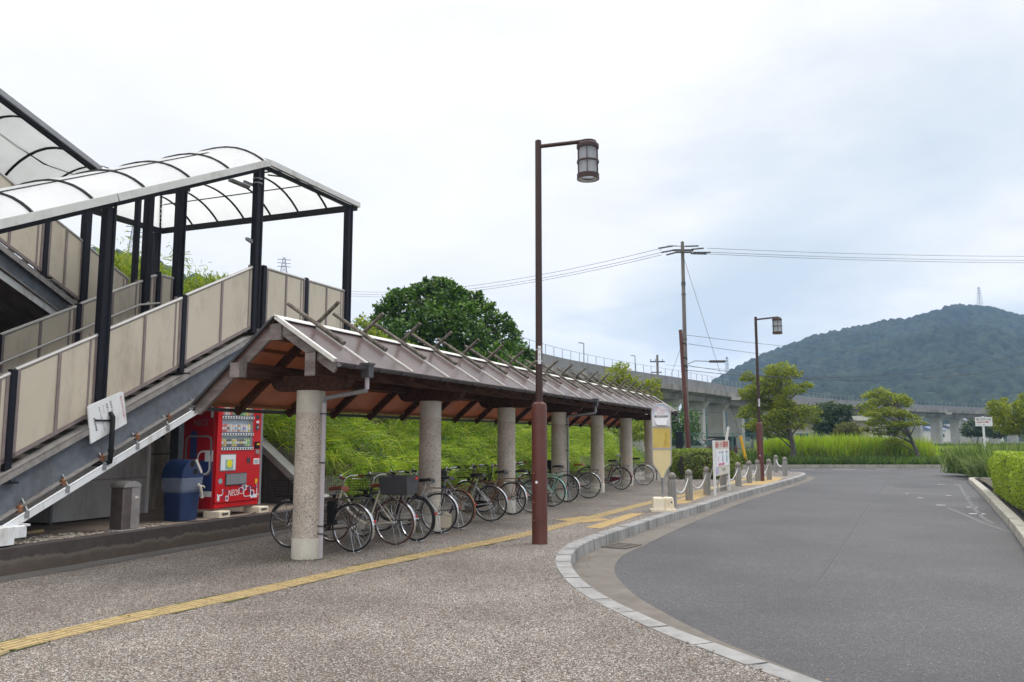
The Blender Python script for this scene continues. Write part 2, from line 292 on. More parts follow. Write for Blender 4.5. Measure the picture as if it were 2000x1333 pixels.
# ------------------------------------------------------------------ mesh helpers
OFF = {}
class MB:
    def __init__(s): s.v = []; s.f = []
    def add(s, vs, fs):
        k = len(s.v); s.v.extend([tuple(x) for x in vs]); s.f.extend([tuple(i+k for i in f) for f in fs]); return s
    def box(s, a, b):
        (x0, y0, z0), (x1, y1, z1) = a, b
        x0, x1 = min(x0, x1), max(x0, x1); y0, y1 = min(y0, y1), max(y0, y1); z0, z1 = min(z0, z1), max(z0, z1)
        return s.add([(x0, y0, z0), (x1, y0, z0), (x1, y1, z0), (x0, y1, z0), (x0, y0, z1), (x1, y0, z1), (x1, y1, z1), (x0, y1, z1)],
                     [(0, 3, 2, 1), (4, 5, 6, 7), (0, 1, 5, 4), (1, 2, 6, 5), (2, 3, 7, 6), (3, 0, 4, 7)])
    def bbox(s, a, b, c=.006):
        """box with a chamfer on the vertical and top edges"""
        (x0, y0, z0), (x1, y1, z1) = a, b
        P = [(x0+c, y0), (x1-c, y0), (x1, y0+c), (x1, y1-c), (x1-c, y1), (x0+c, y1), (x0, y1-c), (x0, y0+c)]
        cx, cy = (x0+x1)/2, (y0+y1)/2
        s.prism(P, z0, z1-c, cap=(1, 0)); q = [(x+(c if x < cx else -c), y+(c if y < cy else -c)) for x, y in P]
        k = len(s.v); s.v += [(x, y, z1-c) for x, y in P]+[(x, y, z1) for x, y in q]
        s.f += [(k+i, k+(i+1) % 8, k+8+(i+1) % 8, k+8+i) for i in range(8)]+[tuple(k+8+i for i in range(8))]
        return s
    def prism(s, P, z0, z1, cap=(1, 1)):
        n = len(P); k = len(s.v)
        s.v += [(x, y, z0) for x, y in P]+[(x, y, z1) for x, y in P]
        s.f += [(k+i, k+(i+1) % n, k+n+(i+1) % n, k+n+i) for i in range(n)]
        if cap[0]: s.f.append(tuple(k+i for i in reversed(range(n))))
        if cap[1]: s.f.append(tuple(k+n+i for i in range(n)))
        return s
    def ext(s, P3, vec):
        """polygon of 3d points swept by vec"""
        n = len(P3); k = len(s.v); v = Vector(vec)
        s.v += [tuple(p) for p in P3]+[tuple(Vector(p)+v) for p in P3]
        s.f += [(k+i, k+(i+1) % n, k+n+(i+1) % n, k+n+i) for i in range(n)]+[tuple(k+i for i in reversed(range(n))), tuple(k+n+i for i in range(n))]
        return s
    def beam(s, a, b, w, h, up=(0, 0, 1)):
        a, b = Vector(a), Vector(b); d = (b-a).normalized(); u = Vector(up)
        if abs(d.dot(u)) > .98: u = Vector((1, 0, 0))
        x = d.cross(u).normalized()*(w/2); y = x.cross(d).normalized()*(h/2)
        return s.ext([a-x-y, a+x-y, a+x+y, a-x+y], b-a)
    def tube(s, pts, r, n=8, cap=True, closed=False):
        pts = [Vector(p) for p in pts]; m = len(pts); rs = r if isinstance(r, (list, tuple)) else [r]*m
        k = len(s.v); prev = None
        for i, p in enumerate(pts):
            if closed: t = (pts[(i+1) % m]-pts[i-1])
            else: t = pts[min(i+1, m-1)]-pts[max(i-1, 0)]
            t = t.normalized()
            if prev is None:
                u = Vector((0, 0, 1)) if abs(t.z) < .9 else Vector((1, 0, 0)); x = t.cross(u).normalized()
            else: x = (prev-t*prev.dot(t)).normalized()
            prev = x; y = t.cross(x)
            for j in range(n):
                a = 2*math.pi*j/n; s.v.append(tuple(p+(x*math.cos(a)+y*math.sin(a))*rs[i]))
        for i in range(m if closed else m-1):
            for j in range(n):
                a, b = k+i*n, k+((i+1) % m)*n
                s.f.append((a+j, a+(j+1) % n, b+(j+1) % n, b+j))
        if cap and not closed: s.f += [tuple(k+j for j in reversed(range(n))), tuple(k+(m-1)*n+j for j in range(n))]
        return s
    def lathe(s, prof, c=(0, 0, 0), n=24, axis='z', cap=True):
        k = len(s.v); c = Vector(c)
        for r, z in prof:
            for j in range(n):
                a = 2*math.pi*j/n; q = (r*math.cos(a), r*math.sin(a), z)
                if axis == 'y': q = (q[0], q[2], q[1])
                if axis == 'x': q = (q[2], q[0], q[1])
                s.v.append(tuple(c+Vector(q)))
        for i in range(len(prof)-1):
            for j in range(n): s.f.append((k+i*n+j, k+i*n+(j+1) % n, k+(i+1)*n+(j+1) % n, k+(i+1)*n+j))
        if cap: s.f += [tuple(k+j for j in reversed(range(n))), tuple(k+(len(prof)-1)*n+j for j in range(n))]
        return s
    def arc(s, c, r, a0, a1, w, th, n=20, axis='y'):
        """curved strip (mudguard) in the xz plane about c"""
        pts = []
        for i in range(n+1):
            a = a0+(a1-a0)*i/n
            for rr, yy in ((r, -w), (r+th, -w*.6), (r+th, w*.6), (r, w)):
                pts.append((c[0]+rr*math.cos(a), c[1]+yy, c[2]+rr*math.sin(a)))
        f = []
        for i in range(n):
            for j in range(3): f.append((i*4+j, i*4+j+1, (i+1)*4+j+1, (i+1)*4+j))
        return s.add(pts, f)
    def build(s, name, mat, parent=None, smooth=False, label=None, cat=None, group=None, kind=None, loc=None):
        r_ = parent
        while r_ is not None and r_.parent: r_ = r_.parent
        o3 = OFF.get(r_.name, (0, 0, 0)) if r_ else (0, 0, 0)
        v = np.array(s.v, dtype=np.float32)-np.array(o3, dtype=np.float32) if s.v else np.zeros((0, 3), np.float32)
        if loc is not None: v = v-np.array(loc, dtype=np.float32)
        me = bpy.data.meshes.new(name); me.from_pydata(v.tolist(), [], s.f); me.validate(); me.update()
        o = finish(name, me, mat, parent, smooth, loc)
        if label: o['label'] = label
        if cat: o['category'] = cat
        if group: o['group'] = group
        if kind: o['kind'] = kind
        return o
def finish(name, me, mat, parent=None, smooth=False, loc=None):
    me.materials.append(mat)
    if smooth:
        me.polygons.foreach_set('use_smooth', [True]*len(me.polygons))
        try: me.set_sharp_from_angle(angle=R(40))
        except Exception: pass
    o = bpy.data.objects.new(name, me); COL.objects.link(o)
    if parent: o.parent = parent
    if loc is not None: o.location = loc
    return o
def thing(name, label, cat, loc=(0, 0, 0), rz=0., group=None, off=(0, 0, 0)):
    o = bpy.data.objects.new(name, None); COL.objects.link(o); o.empty_display_size = .1
    o.location = loc; o.rotation_euler = (0, 0, rz); o['label'] = label; o['category'] = cat
    if group: o['group'] = group
    OFF[o.name] = off; return o
def tsthing(name, label, cat, t, s, z=0., group=None):
    """a thing whose parts are written in the (t, s, z) frame of the shelter row"""
    return thing(name, label, cat, TS(t, s, z), ROT, group, (t, s, z))
def copy_tree(o, loc, rz, label):
    c = o.copy(); COL.objects.link(c); c.location = loc; c.rotation_euler = (0, 0, rz); c['label'] = label
    for ch in list(o.children):
        k = ch.copy(); COL.objects.link(k); k.parent = c
        for g in ch.children:
            h = g.copy(); COL.objects.link(h); h.parent = k
    return c
def fast(name, V, F, mat, parent=None, smooth=False, loc=None):
    me = bpy.data.meshes.new(name); nv, nf = len(V), len(F); w = F.shape[1]
    me.vertices.add(nv); me.vertices.foreach_set('co', np.ascontiguousarray(V, dtype=np.float32).ravel())
    me.loops.add(nf*w); me.loops.foreach_set('vertex_index', np.ascontiguousarray(F, dtype=np.int32).ravel())
    me.polygons.add(nf); me.polygons.foreach_set('loop_start', np.arange(0, nf*w, w, dtype=np.int32)); me.polygons.foreach_set('loop_total', np.full(nf, w, dtype=np.int32))
    me.update(calc_edges=True); me.validate()
    return finish(name, me, mat, parent, smooth, loc)
def nrm(a): return a/np.maximum(np.linalg.norm(a, axis=1, keepdims=True), 1e-6)
def leaves(C, size, nbias=(0, 0, 1), spread=.9, aspect=.55):
    """diamond leaves at points C"""
    n = len(C); nb = nrm(np.asarray(nbias, float)[None]*1.0+RNG.normal(0, spread, (n, 3)))
    a = nrm(np.cross(nb, RNG.normal(0, 1, (n, 3)))); b = np.cross(nb, a)
    sz = size*RNG.uniform(.6, 1.3, (n, 1)); V = np.empty((n, 4, 3))
    V[:, 0] = C-a*sz*.5; V[:, 1] = C+b*sz*.5*aspect; V[:, 2] = C+a*sz*.5+nb*sz*.06; V[:, 3] = C-b*sz*.5*aspect
    return V.reshape(-1, 3), np.arange(n*4).reshape(n, 4)
def blades(B, Dr, L, wd, droop=.5):
    """bent grass blades from B heading Dr"""
    n = len(B); L = L.reshape(n, 1); Dr = nrm(Dr); side = nrm(np.cross(Dr, RNG.normal(0, 1, (n, 3))))*wd*.5
    mid = B+Dr*L*.55; tip = B+Dr*L*.95; tip[:, 2] -= (L*droop*RNG.uniform(.3, 1, (n, 1)))[:, 0]; mid[:, 2] -= (L*droop*.18)[:, 0]
    V = np.empty((n, 6, 3)); V[:, 0] = B-side; V[:, 1] = B+side; V[:, 2] = mid+side*.9; V[:, 3] = mid-side*.9; V[:, 4] = tip+side*.15; V[:, 5] = tip-side*.15
    k = np.arange(n)[:, None]*6
    return V.reshape(-1, 3), np.concatenate([k+np.array([0, 1, 2, 3]), k+np.array([3, 2, 4, 5])])
FONT = None
def text(s, size, mat, parent, loc, rot, name='lettering', align='CENTER', shear=0., sx=1., ext=.0008, lab=None):
    cu = bpy.data.curves.new('t', 'FONT'); cu.body = s; cu.size = size; cu.align_x = align; cu.align_y = 'CENTER'; cu.extrude = ext; cu.shear = shear; cu.resolution_u = 3
    o = bpy.data.objects.new('t', cu); me = bpy.data.meshes.new_from_object(o)
    bpy.data.objects.remove(o); me.materials.clear(); ob = finish(name, me, mat, parent)
    ob.location = loc; ob.rotation_euler = rot; ob.scale = (sx, 1, 1); return ob
def catmull(P, n=10):
    P = [Vector(p) for p in P]; out = []
    for i in range(len(P)-1):
        a, b, c, d = P[max(i-1, 0)], P[i], P[i+1], P[min(i+2, len(P)-1)]
        for k in range(n):
            t = k/n; out.append(.5*((2*b)+(c-a)*t+(2*a-5*b+4*c-d)*t*t+(3*b-a-3*c+d)*t**3))
    out.append(P[-1]); return out
def resample(P, step):
    out = [P[0]]; acc = 0
    for a, b in zip(P, P[1:]):
        L = (b-a).length; d = step-acc
        while d <= L: out.append(a.lerp(b, d/L)); d += step
        acc = (acc+L) % step
    return out
def offset(P, d):
    out = []
    for i, p in enumerate(P):
        t = (P[min(i+1, len(P)-1)]-P[max(i-1, 0)]).normalized(); out.append(p+Vector((t.y, -t.x, 0))*d)
    return out
# ================================================================== GROUND AND ROADS
ZR = -.17
def sheet(name, P, z, mat, kind='structure'):
    return MB().add([(x, y, z) for x, y in P], [tuple(range(len(P)))]).build(name, mat, kind=kind)
sheet('ground', [(-900, -60), (1500, -60), (1500, 1500), (-900, 1500)], -.6, M_GREEN)
sheet('road', [(-60, -14), (140, -14), (140, 48.1), (-60, 48.1)], ZR, M_ASPH)
K = [Vector(p) for p in ((3.5, 2.0, 0), (2.6, 3.9, 0), (1.83, 5.61, 0), (1.52, 6.3, 0), (1.08, 7.38, 0), (.70, 8.8, 0), (.56, 10.2, 0), (.62, 11.5, 0), (.92, 12.8, 0), (1.5, 14.15, 0), (2.35, 15.95, 0), (3.36, 18.0, 0), (4.55, 20.3, 0), (5.55, 22.4, 0), (7.1, 25.4, 0), (8.85, 28.7, 0), (10.5, 31.8, 0), (12.0, 34.8, 0), (12.9, 37.1, 0), (12.7, 38.6, 0), (11.6, 39.5, 0), (9.5, 39.9, 0), (4, 40.0, 0), (-10, 40.0, 0), (-30, 40.0, 0))]
KP = catmull(K, 8)
pav = [(p.x+.04, p.y) for p in offset(KP, .05)]
lft = [TS(-2.36, s) for s in (31, -14)]
pv = MB().add([(x, y, 0) for x, y in pav]+[(-30, 31, 0)]+[(p.x, p.y, 0) for p in lft]+[(-2, -12, 0), (3.6, -6, 0)], [tuple(range(len(pav)+5))])
pv.build('pavement', M_PAVE, kind='structure')
# kerb of cut stones with narrow joints; the road side shows a face of 0.17 m
KR = resample(KP, .03)
def kerb_run(name, path, w, z0, z1, L, mat, gap=.012, drop=None):
    mb = MB(); step = .03; n = max(1, round(L/step)); a = 0; pr = resample(path, step); out = offset(pr, w); i = 0
    while i+2 < len(pr):
        j = min(i+n, len(pr)-1); ks = list(range(i, j, max(1, (j-i)//5)))
        if ks[-1] != j-1: ks.append(j-1)
        zt = z1 if drop is None else drop(pr[i])
        dz = random.uniform(-.003, .003); k0 = len(mb.v)
        for q in ks:
            p, o = pr[q], out[q]; e = (o-p).normalized()*.014
            for P, z in ((p, z0), (p, zt+dz), (o-e, zt+dz), (o, zt-.014+dz), (o+e*.6, z0)): mb.v.append((P.x, P.y, z))
        for q in range(len(ks)-1):
            for m in range(4): mb.f.append((k0+q*5+m, k0+q*5+m+1, k0+q*5+m+6, k0+q*5+m+5))
        mb.f.append(tuple(k0+m for m in range(5))); mb.f.append(tuple(k0+(len(ks)-1)*5+m for m in reversed(range(5))))
        i = j
    return mb.build(name, mat, kind='structure')
def kdrop(p):
    if p.y < 24 and p.x < 12: return .006
    return max(-.12, .006-.126*min(1, (p.y-24)/12)) if p.x > 0 else -.1
end = next(i for i, p in enumerate(KP) if p.y > 39.8 and p.x < 5)
KPc = KP[:end]
kerb_run('kerb', KPc, .2, ZR-.02, .006, .62, M_KERB)
# concrete channel along the foot of the kerb, then asphalt
def strip(name, path, a, b, z, mat):
    A, B = offset(path, a), offset(path, b); n = len(A)
    return MB().add([(p.x, p.y, z) for p in A]+[(p.x, p.y, z) for p in B], [(i, n+i, n+i+1, i+1) for i in range(n-1)]).build(name, mat, kind='structure')
wch = []
A = offset(KPc, .195); B = []
for i, p in enumerate(KPc):
    t = (KPc[min(i+1, len(KPc)-1)]-KPc[max(i-1, 0)]).normalized(); q = .2+(.58 if 8.5 < p.y < 14 else .58-.22*min(1, max((p.y-14)/6, (8.5-p.y)/4)))
    B.append(p+Vector((t.y, -t.x, 0))*q)
n = len(A)
MB().add([(p.x, p.y, ZR+.004) for p in A]+[(p.x, p.y, ZR+.004) for p in B], [(i, n+i, n+i+1, i+1) for i in range(n-1)]).build('road_gutter', M_GUT, kind='structure')
g = MB(); gp = G(1215, 1068, ZR); a0 = math.atan2(.83, .55); ux, uy = Vector((math.cos(a0), math.sin(a0), 0)), Vector((-math.sin(a0), math.cos(a0), 0))
for i in range(14):
    c = gp+ux*(i*.045-.3); g.beam(c-uy*.2+Vector((0, 0, .014)), c+uy*.2+Vector((0, 0, .014)), .02, .012)
for s_ in (-.2, 0, .2): g.beam(gp-ux*.32+uy*s_+Vector((0, 0, .016)), gp+ux*.3+uy*s_+Vector((0, 0, .016)), .02, .016)
o = g.build('drain_grate', M_GUT); o['label'] = 'steel drain grating lying in the road gutter at the bend of the kerb'; o['category'] = 'drain grate'
# raised platform under the stairs and its stained concrete edge
PZ = .3
pl = MB(); q = [TS(-2.58, -14), TS(-2.58, 4.2), TS(-12, 4.2), TS(-12, -14)]
pl.add([(p.x, p.y, PZ) for p in q], [(0, 1, 2, 3)]).build('platform', M_PLAT, kind='structure')
e = MB(); P = [TS(-2.36, -14), TS(-2.36, 32), TS(-2.6, 32), TS(-2.6, -14)]
e.prism([(p.x, p.y) for p in P], -.1, PZ+.012).build('platform_edge', None or (lambda t: (
    t.pr(.85), t.base(t.mix(t.ramp(t.edge(), [(.0, (0, 0, 0)), (.49, (0, 0, 0)), (.52, (1, 1, 1))]), t.mix(t.ramp(t.edge(), [(.0, (0, 0, 0)), (.40, (0, 0, 0)), (.47, (.35, .35, .35))]), t.mix(t.noise(5, 7, .7), (.05, .038, .03), (.12, .09, .07)), (.19, .17, .145)), t.mix(t.noise(6, 7, .7), (.024, .018, .016), (.085, .066, .058)))), t.m)[-1])(MT('platform_edge')), kind='structure')
dr = [TS(-2.36, -14), TS(-2.0, -14), TS(-2.0, 31), TS(-2.36, 31)]
sheet('drain_strip', [(p.x, p.y) for p in dr], .004, M_DRAIN)
# tactile paving: bars and tiles
tp = MB(); P0, P1_ = TS(.62, -8), None
def pxs(px, py): return toTS(G(px, py))
line = [G(-60, 1290), G(0, 1267), G(250, 1209), G(500, 1156), G(750, 1100), G(1000, 1050), G(1130, 1018), G(1262, 984), G(1380, 957), G(1470, 931)]
line = resample(catmull(line, 6), .3); wv = .15
tiles, bars, moss = MB(), MB(), MB()
for a, b in zip(line, line[1:]):
    t = (b-a).normalized(); sN = Vector((t.y, -t.x, 0)); g_ = t*.004
    tiles.add([(p.x, p.y, .004) for p in (a+g_-sN*wv, b-g_-sN*wv, b-g_+sN*wv, a+g_+sN*wv)], [(3, 2, 1, 0)])
    if a.y < 26:
        for k in range(4):
            o_ = sN*(-.1125+.075*k); bars.beam(a+t*.02+o_+Vector((0, 0, .0065)), b-t*.02+o_+Vector((0, 0, .0065)), .036, .007)
    if random.random() < .7 and a.y < 13:
        for sg in (-1, 1):
            if random.random() < .85:
                ww = random.uniform(.015, .075); moss.add([(p.x, p.y, .005) for p in (a+sN*sg*wv, b+sN*sg*wv, b+sN*sg*(wv+ww*random.random()), a+sN*sg*(wv+ww))], [(0, 1, 2, 3) if sg < 0 else (3, 2, 1, 0)])
tiles.build('tactile_paving', M_YEL, kind='structure'); bars.build('tactile_bars', M_YEL, kind='structure'); moss.build('moss', M_MOSS, kind='stuff')
def patch(P, z=.0055): return sheet('tactile_paving', [(p.x, p.y) for p in (G(*q) for q in P)], z, M_YELD)
patch([(1344, 1014+13), (1400, 1032)] if 0 else [(1085, 1016), (1140, 1009), (1195, 1016), (1140, 1022)])
patch([(1143, 1031), (1232, 1003), (1260, 1003), (1175, 1033)])
patch([(1305, 985), (1345, 968), (1380, 958), (1388, 966), (1340, 984)])
patch([(1440, 950), (1500, 931), (1530, 934), (1508, 946)])
# main road: far kerb, verge and paint
vb = MB(); 
for i in range(46):
    x = -12+i*1.2+0; 
    if 12.5 < x < 40: vb.box((x, 48.1, ZR-.05), (x+1.185, 48.28, .0))
vb.build('far_kerb', M_KERBOLD, kind='structure')
sheet('verge', [(-60, 48.2), (200, 48.2), (200, 330), (-60, 330)], -.09, M_GREEN)
def paint(px0, px1, py, mat=M_ROADP, h=.14):
    a, b = G(px0, py, ZR), G(px1, py, ZR); return sheet('road_marking', [(a.x, a.y-h), (b.x, b.y-h), (b.x, b.y+h), (a.x, a.y+h)], ZR+.004, mat)
paint(1425, 1562, 912.5); paint(1745, 1880, 911); paint(1425, 1470, 918, h=.1)
paint(1545, 1590, 917.3, h=.08); paint(1627, 1672, 917.3, h=.08); paint(1710, 1752, 917, h=.08)
def pline(P, w, mat):
    Q = [G(x, y, ZR) for x, y in P]; L = offset(Q, -w/2); Rr = offset(Q, w/2); n = len(Q)
    return MB().add([(p.x, p.y, ZR+.004) for p in L]+[(p.x, p.y, ZR+.004) for p in Rr], [(i, n+i, n+i+1, i+1) for i in range(n-1)]).build('road_marking', mat, kind='structure')
pline([(1722, 945), (1765, 960), (1800, 973)], .06, M_WORN)
pline([(1850, 992), (1880, 1004), (1920, 1022), (1960, 1036), (1995, 1044)], .1, M_WORN)
pline([(1874, 947), (1882, 963), (1893, 980), (1906, 998), (1920, 1012), (1940, 1024)], .09, M_WORN)
for x0, x1, y, w_ in ((1750, 1872, 944, .1), (1745, 1878, 951, .1), (1760, 1882, 959, .1), (1775, 1888, 967, .12), (1800, 1895, 976, .1)): pline([(x0, y), ((x0+x1)/2, y+1.5), (x1, y+3)], w_, M_WORN)
for x0, x1, y in ((1831, 1845, 946.5), (1864, 1874, 947.6), (1768, 1777, 964), (1793, 1803, 973), (1829, 1846, 987), (1885, 1893, 970), (1888, 1910, 991), (1893, 1924, 1004), (1847, 1858, 968)):
    pline([(x0, y), (x1, y+.4)], .13, M_ROADP)
pline([(1752, 920), (1728, 945), (1695, 985), (1660, 1040), (1600, 1130)], .035, plain('seam_tar', (.045, .045, .048), .6))
# right hand islands
rk = [G(2080, 1110), G(2000, 1020), G(1962, 985), G(1935, 960), G(1913, 942), G(1903, 934.5), G(1912, 933), G(1935, 935)]
rkp = catmull([Vector((p.x, p.y, 0)) for p in rk], 6)
kerb_run('island_kerb', list(reversed(rkp)), .2, ZR-.02, .0, .8, M_KERBOLD)
ip = [(p.x+.2, p.y) for p in rkp]; MB().add([(x, y, -.01) for x, y in ip]+[(40, 30, -.01), (40, 8, -.01)], [tuple(range(len(ip)+2))]).build('island', M_DIRT, kind='structure')
i2 = [G(1862, 918, ZR), G(1886, 925, ZR), G(1945, 925, ZR), G(2100, 925, ZR)]; i2 = [Vector((p.x, p.y, 0)) for p in i2]
kerb_run('island_kerb', catmull(list(i2), 5), .2, ZR-.02, -.03, .8, M_KERBOLD)
MB().add([(p.x, p.y+.02, -.04) for p in i2]+[(40, 40, -.04), (21.5, 39.5, -.04)], [(0, 1, 2, 3, 4, 5)]).build('island', M_DIRT, kind='structure')
# ================================================================== BICYCLE SHELTER
STEP = 21.0547/6; BAT = STEP/3; S0, S1 = -.8, 21.85
RT, RZ = .0, 3.12; ER, EZR = .93, 2.53; EL, EZL = -1.28, 2.02
sh = tsthing('bicycle_shelter', 'long bicycle shelter with brown gabled roof, crossed ridge logs and speckled round pillars', 'shelter', 0, 0)
def rz(t): return RZ+(EZR-RZ)*(t-RT)/(ER-RT) if t > RT else RZ+(EZL-RZ)*(RT-t)/(RT-EL)
bt = .03                                                            # roof sheet sits above the rafters
for k in range(7):
    s = k*STEP; c = (0, s, 0)
    p = MB().lathe([(.196, .27), (.19, 1.93)], c, 28, cap=False).build('pillar', M_TERR, sh, True)
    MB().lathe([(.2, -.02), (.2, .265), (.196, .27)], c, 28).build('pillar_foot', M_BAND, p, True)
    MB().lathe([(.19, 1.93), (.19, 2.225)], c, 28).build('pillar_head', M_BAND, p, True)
    # shaped bracket lying across the pillar: curved lower corners
    pr = [(-.62, 2.43), (-.62, 2.35), (-.56, 2.26), (-.48, 2.222), (.5, 2.222), (.58, 2.26), (.64, 2.35), (.64, 2.43)]
    MB().ext([(t, s-.075, z) for t, z in pr], (0, .15, 0)).build('bracket_beam', M_WOOD, sh)
    MB().ext([(-.05, s-.05, 2.43), (.05, s-.05, 2.43), (.05, s-.05, 2.87), (-.05, s-.05, 2.87)], (0, .1, 0)).build('king_post', M_WOOD, sh)
MB().box((-.075, S0+.03, 2.85), (.075, S1-.03, 3.03)).build('ridge_beam', M_WOOD, sh)
MB().box((-.56, S0-.02, 2.38), (-.43, S1+.02, 2.56)).build('purlin', M_WOOD, sh)
MB().box((.5, S0-.02, 2.38), (.63, S1+.02, 2.66)).build('purlin', M_WOOD, sh)
for t0, t1 in ((-.561, -.429), (.499, .631)):
    pass
for t_, zt, zb in ((-.495, 2.56, 2.38), (.565, 2.66, 2.38)):
    MB().box((t_-.075, S0-(.16 if t_ < 0 else .03), zb-.02), (t_+.075, S0-.018, zt-.01)).build('purlin_end', M_WOODG, sh)
MB().box((-.09, S0-.0, 2.84), (.09, S0+.05, 3.05)).build('ridge_beam_end', M_WOODG, sh)
sag = .012
for k in range(-1, 20):
    s = k*BAT
    if k == -1: s = S0+.05
    if k == 19: s = S1-.05
    mb = MB() if k in (-1, 19) else None
    end_ = k in (-1, 19)
    for side, (te, ze) in ((1, (ER-.02, EZR)), (-1, (EL+.02, EZL))):
        a = (side*.03, s, rz(side*.03)-.065-bt); b = (te, s, rz(te)-.065-bt)
        MB().beam(a, b, .05 if end_ else .07, .13 if end_ else .1).build('barge_board' if end_ else 'rafter', M_WOODG if end_ else M_RAFT, sh)
    if not end_:
        bb = MB()
        for te in (ER, EL):
            sg = 1 if te > 0 else -1
            bb.beam((sg*.06, s, rz(sg*.06)+.012), (te, s, rz(te)+.012), .035, .022)
        bb.build('roof_batten', M_TRIM, sh)
        r1 = (EZR-RZ)/(ER-RT); r2 = (RZ-EZL)/(RT-EL)
        a = Vector((.5, s, rz(.5)+.062)); b = Vector((-.44, s, RZ-r1*.44+.062))
        jj = random.uniform(-.03, .03); lo = MB().tube([a+Vector((jj, 0, -jj*.6)), b+Vector((jj, 0, -jj*.6))], [.034, .028], 9)
        lo.build('ridge_log', M_LOG, sh, True)
        a = Vector((-.62, s+.08, rz(-.62)+.06)); b = Vector((.36, s+.08, RZ+r2*.36+.02))
        MB().tube([a, b], [.034, .027], 9).build('ridge_log', M_LOG, sh, True)
for te in (ER, EL):
    sg = 1 if te > 0 else -1
    def pt_(t, s, z=0): return (t, s, rz(t)+z)
    mb = MB(); ns = 24
    ss = [S0+(S1-S0)*i/ns for i in range(ns+1)]
    v = [pt_(t, s, zo) for s in ss for t, zo in ((sg*.01, 0), (te, 0), (te, -.008), (sg*.01, -.008))]
    f = []
    for i in range(ns):
        for j in range(4): f.append((i*4+j, i*4+(j+1) % 4, (i+1)*4+(j+1) % 4, (i+1)*4+j))
    f += [(0, 3, 2, 1), (ns*4, ns*4+1, ns*4+2, ns*4+3)]
    mb.add(v, f).build('roof_sheet', M_ROOF, sh)
    for fr in ((.3, .62, .93) if sg < 0 else (.45, .93)):
        t_ = te*fr; MB().beam((t_, S0+.1, rz(t_)-.045), (t_, S1-.1, rz(t_)-.045), .06, .045).build('roof_lath', M_LATH, sh)
    MB().beam((sg*.02, S0-.02, rz(0)+.01), (te, S0-.02, rz(te)+.01), .06, .05 if sg > 0 else .03).build('verge_trim', M_TRIM if sg > 0 else M_GRYD, sh)
    MB().beam((sg*.02, S1+.02, rz(0)+.01), (te, S1+.02, rz(te)+.01), .06, .05).build('verge_trim', M_TRIM, sh)
rc = MB(); pts = [(-.07, RZ-.035), (0, RZ+.03), (.07, RZ-.015), (.07, RZ-.005), (0, RZ+.042), (-.07, RZ-.025)]
rc.ext([(t, S0-.05, z) for t, z in pts], (0, S1-S0+.1, 0)).build('ridge_cap', M_TRIM, sh)
# gutters: half round
for te, ze, nm in ((ER+.045, EZR-.02, 0), (EL-.045, EZL-.02, 1)):
    g = MB(); n = 8; prf = [(te+.05*math.cos(a), ze+.05*math.sin(a)) for a in [math.pi+math.pi*i/n for i in range(n+1)]]
    prf += [(te+.044*math.cos(a), ze+.044*math.sin(a)) for a in [2*math.pi-math.pi*i/n for i in range(n+1)]]
    g.ext([(t, S0, z) for t, z in prf], (0, S1-S0, 0)); g.build('roof_gutter', M_GRYD if nm else M_DPIPE, sh, True)
    if te > 0:
        for i in range(37): MB().box((te-.056, S0+.3+i*.6, ze-.056), (te+.056, S0+.312+i*.6, ze+.004)).build('gutter_clip', M_DPIPE, sh)
for k, (s_, so) in enumerate(((0, -.15), (3*STEP, .0), (6*STEP, .2))):
    tg = ER+.045; s1 = s_+so+(.0 if k else 0); tp_ = .255
    fn = MB().box((tg-.06, s1-.06, EZR-.16), (tg+.06, s1+.06, EZR+.0)).box((tg-.075, s1-.075, EZR), (tg+.075, s1+.075, EZR+.03)); fn.build('rain_hopper', M_DPIPE, sh)
    MB().tube([(tg, s1, EZR-.15), (tg, s1, EZR-.31)], .03, 10).build('downpipe', M_PINKY if k == 0 else M_GRY, sh, True)
    MB().tube([(tg, s1, EZR-.28), (tg-.01, s1, EZR-.33), (tp_+.02, s_-.05, 2.12), (tp_, s_-.05, 2.06)], .031, 10).build('downpipe', M_GRY, sh, True)
    MB().tube([(tp_, s_-.05, 2.05), (tp_, s_-.05, .02)], .03, 10).build('downpipe', M_PINKY if k == 0 else M_GRY, sh, True)
    cl = MB()
    for z in (.32, .42, 1.25, 1.9): cl.lathe([(.036, z), (.036, z+.02)], (tp_, s_-.05, 0), 10); cl.beam((.17, s_-.03, z+.01), (tp_, s_-.05, z+.01), .012, .02)
    cl.build('pipe_clamps', M_GRYD, sh)
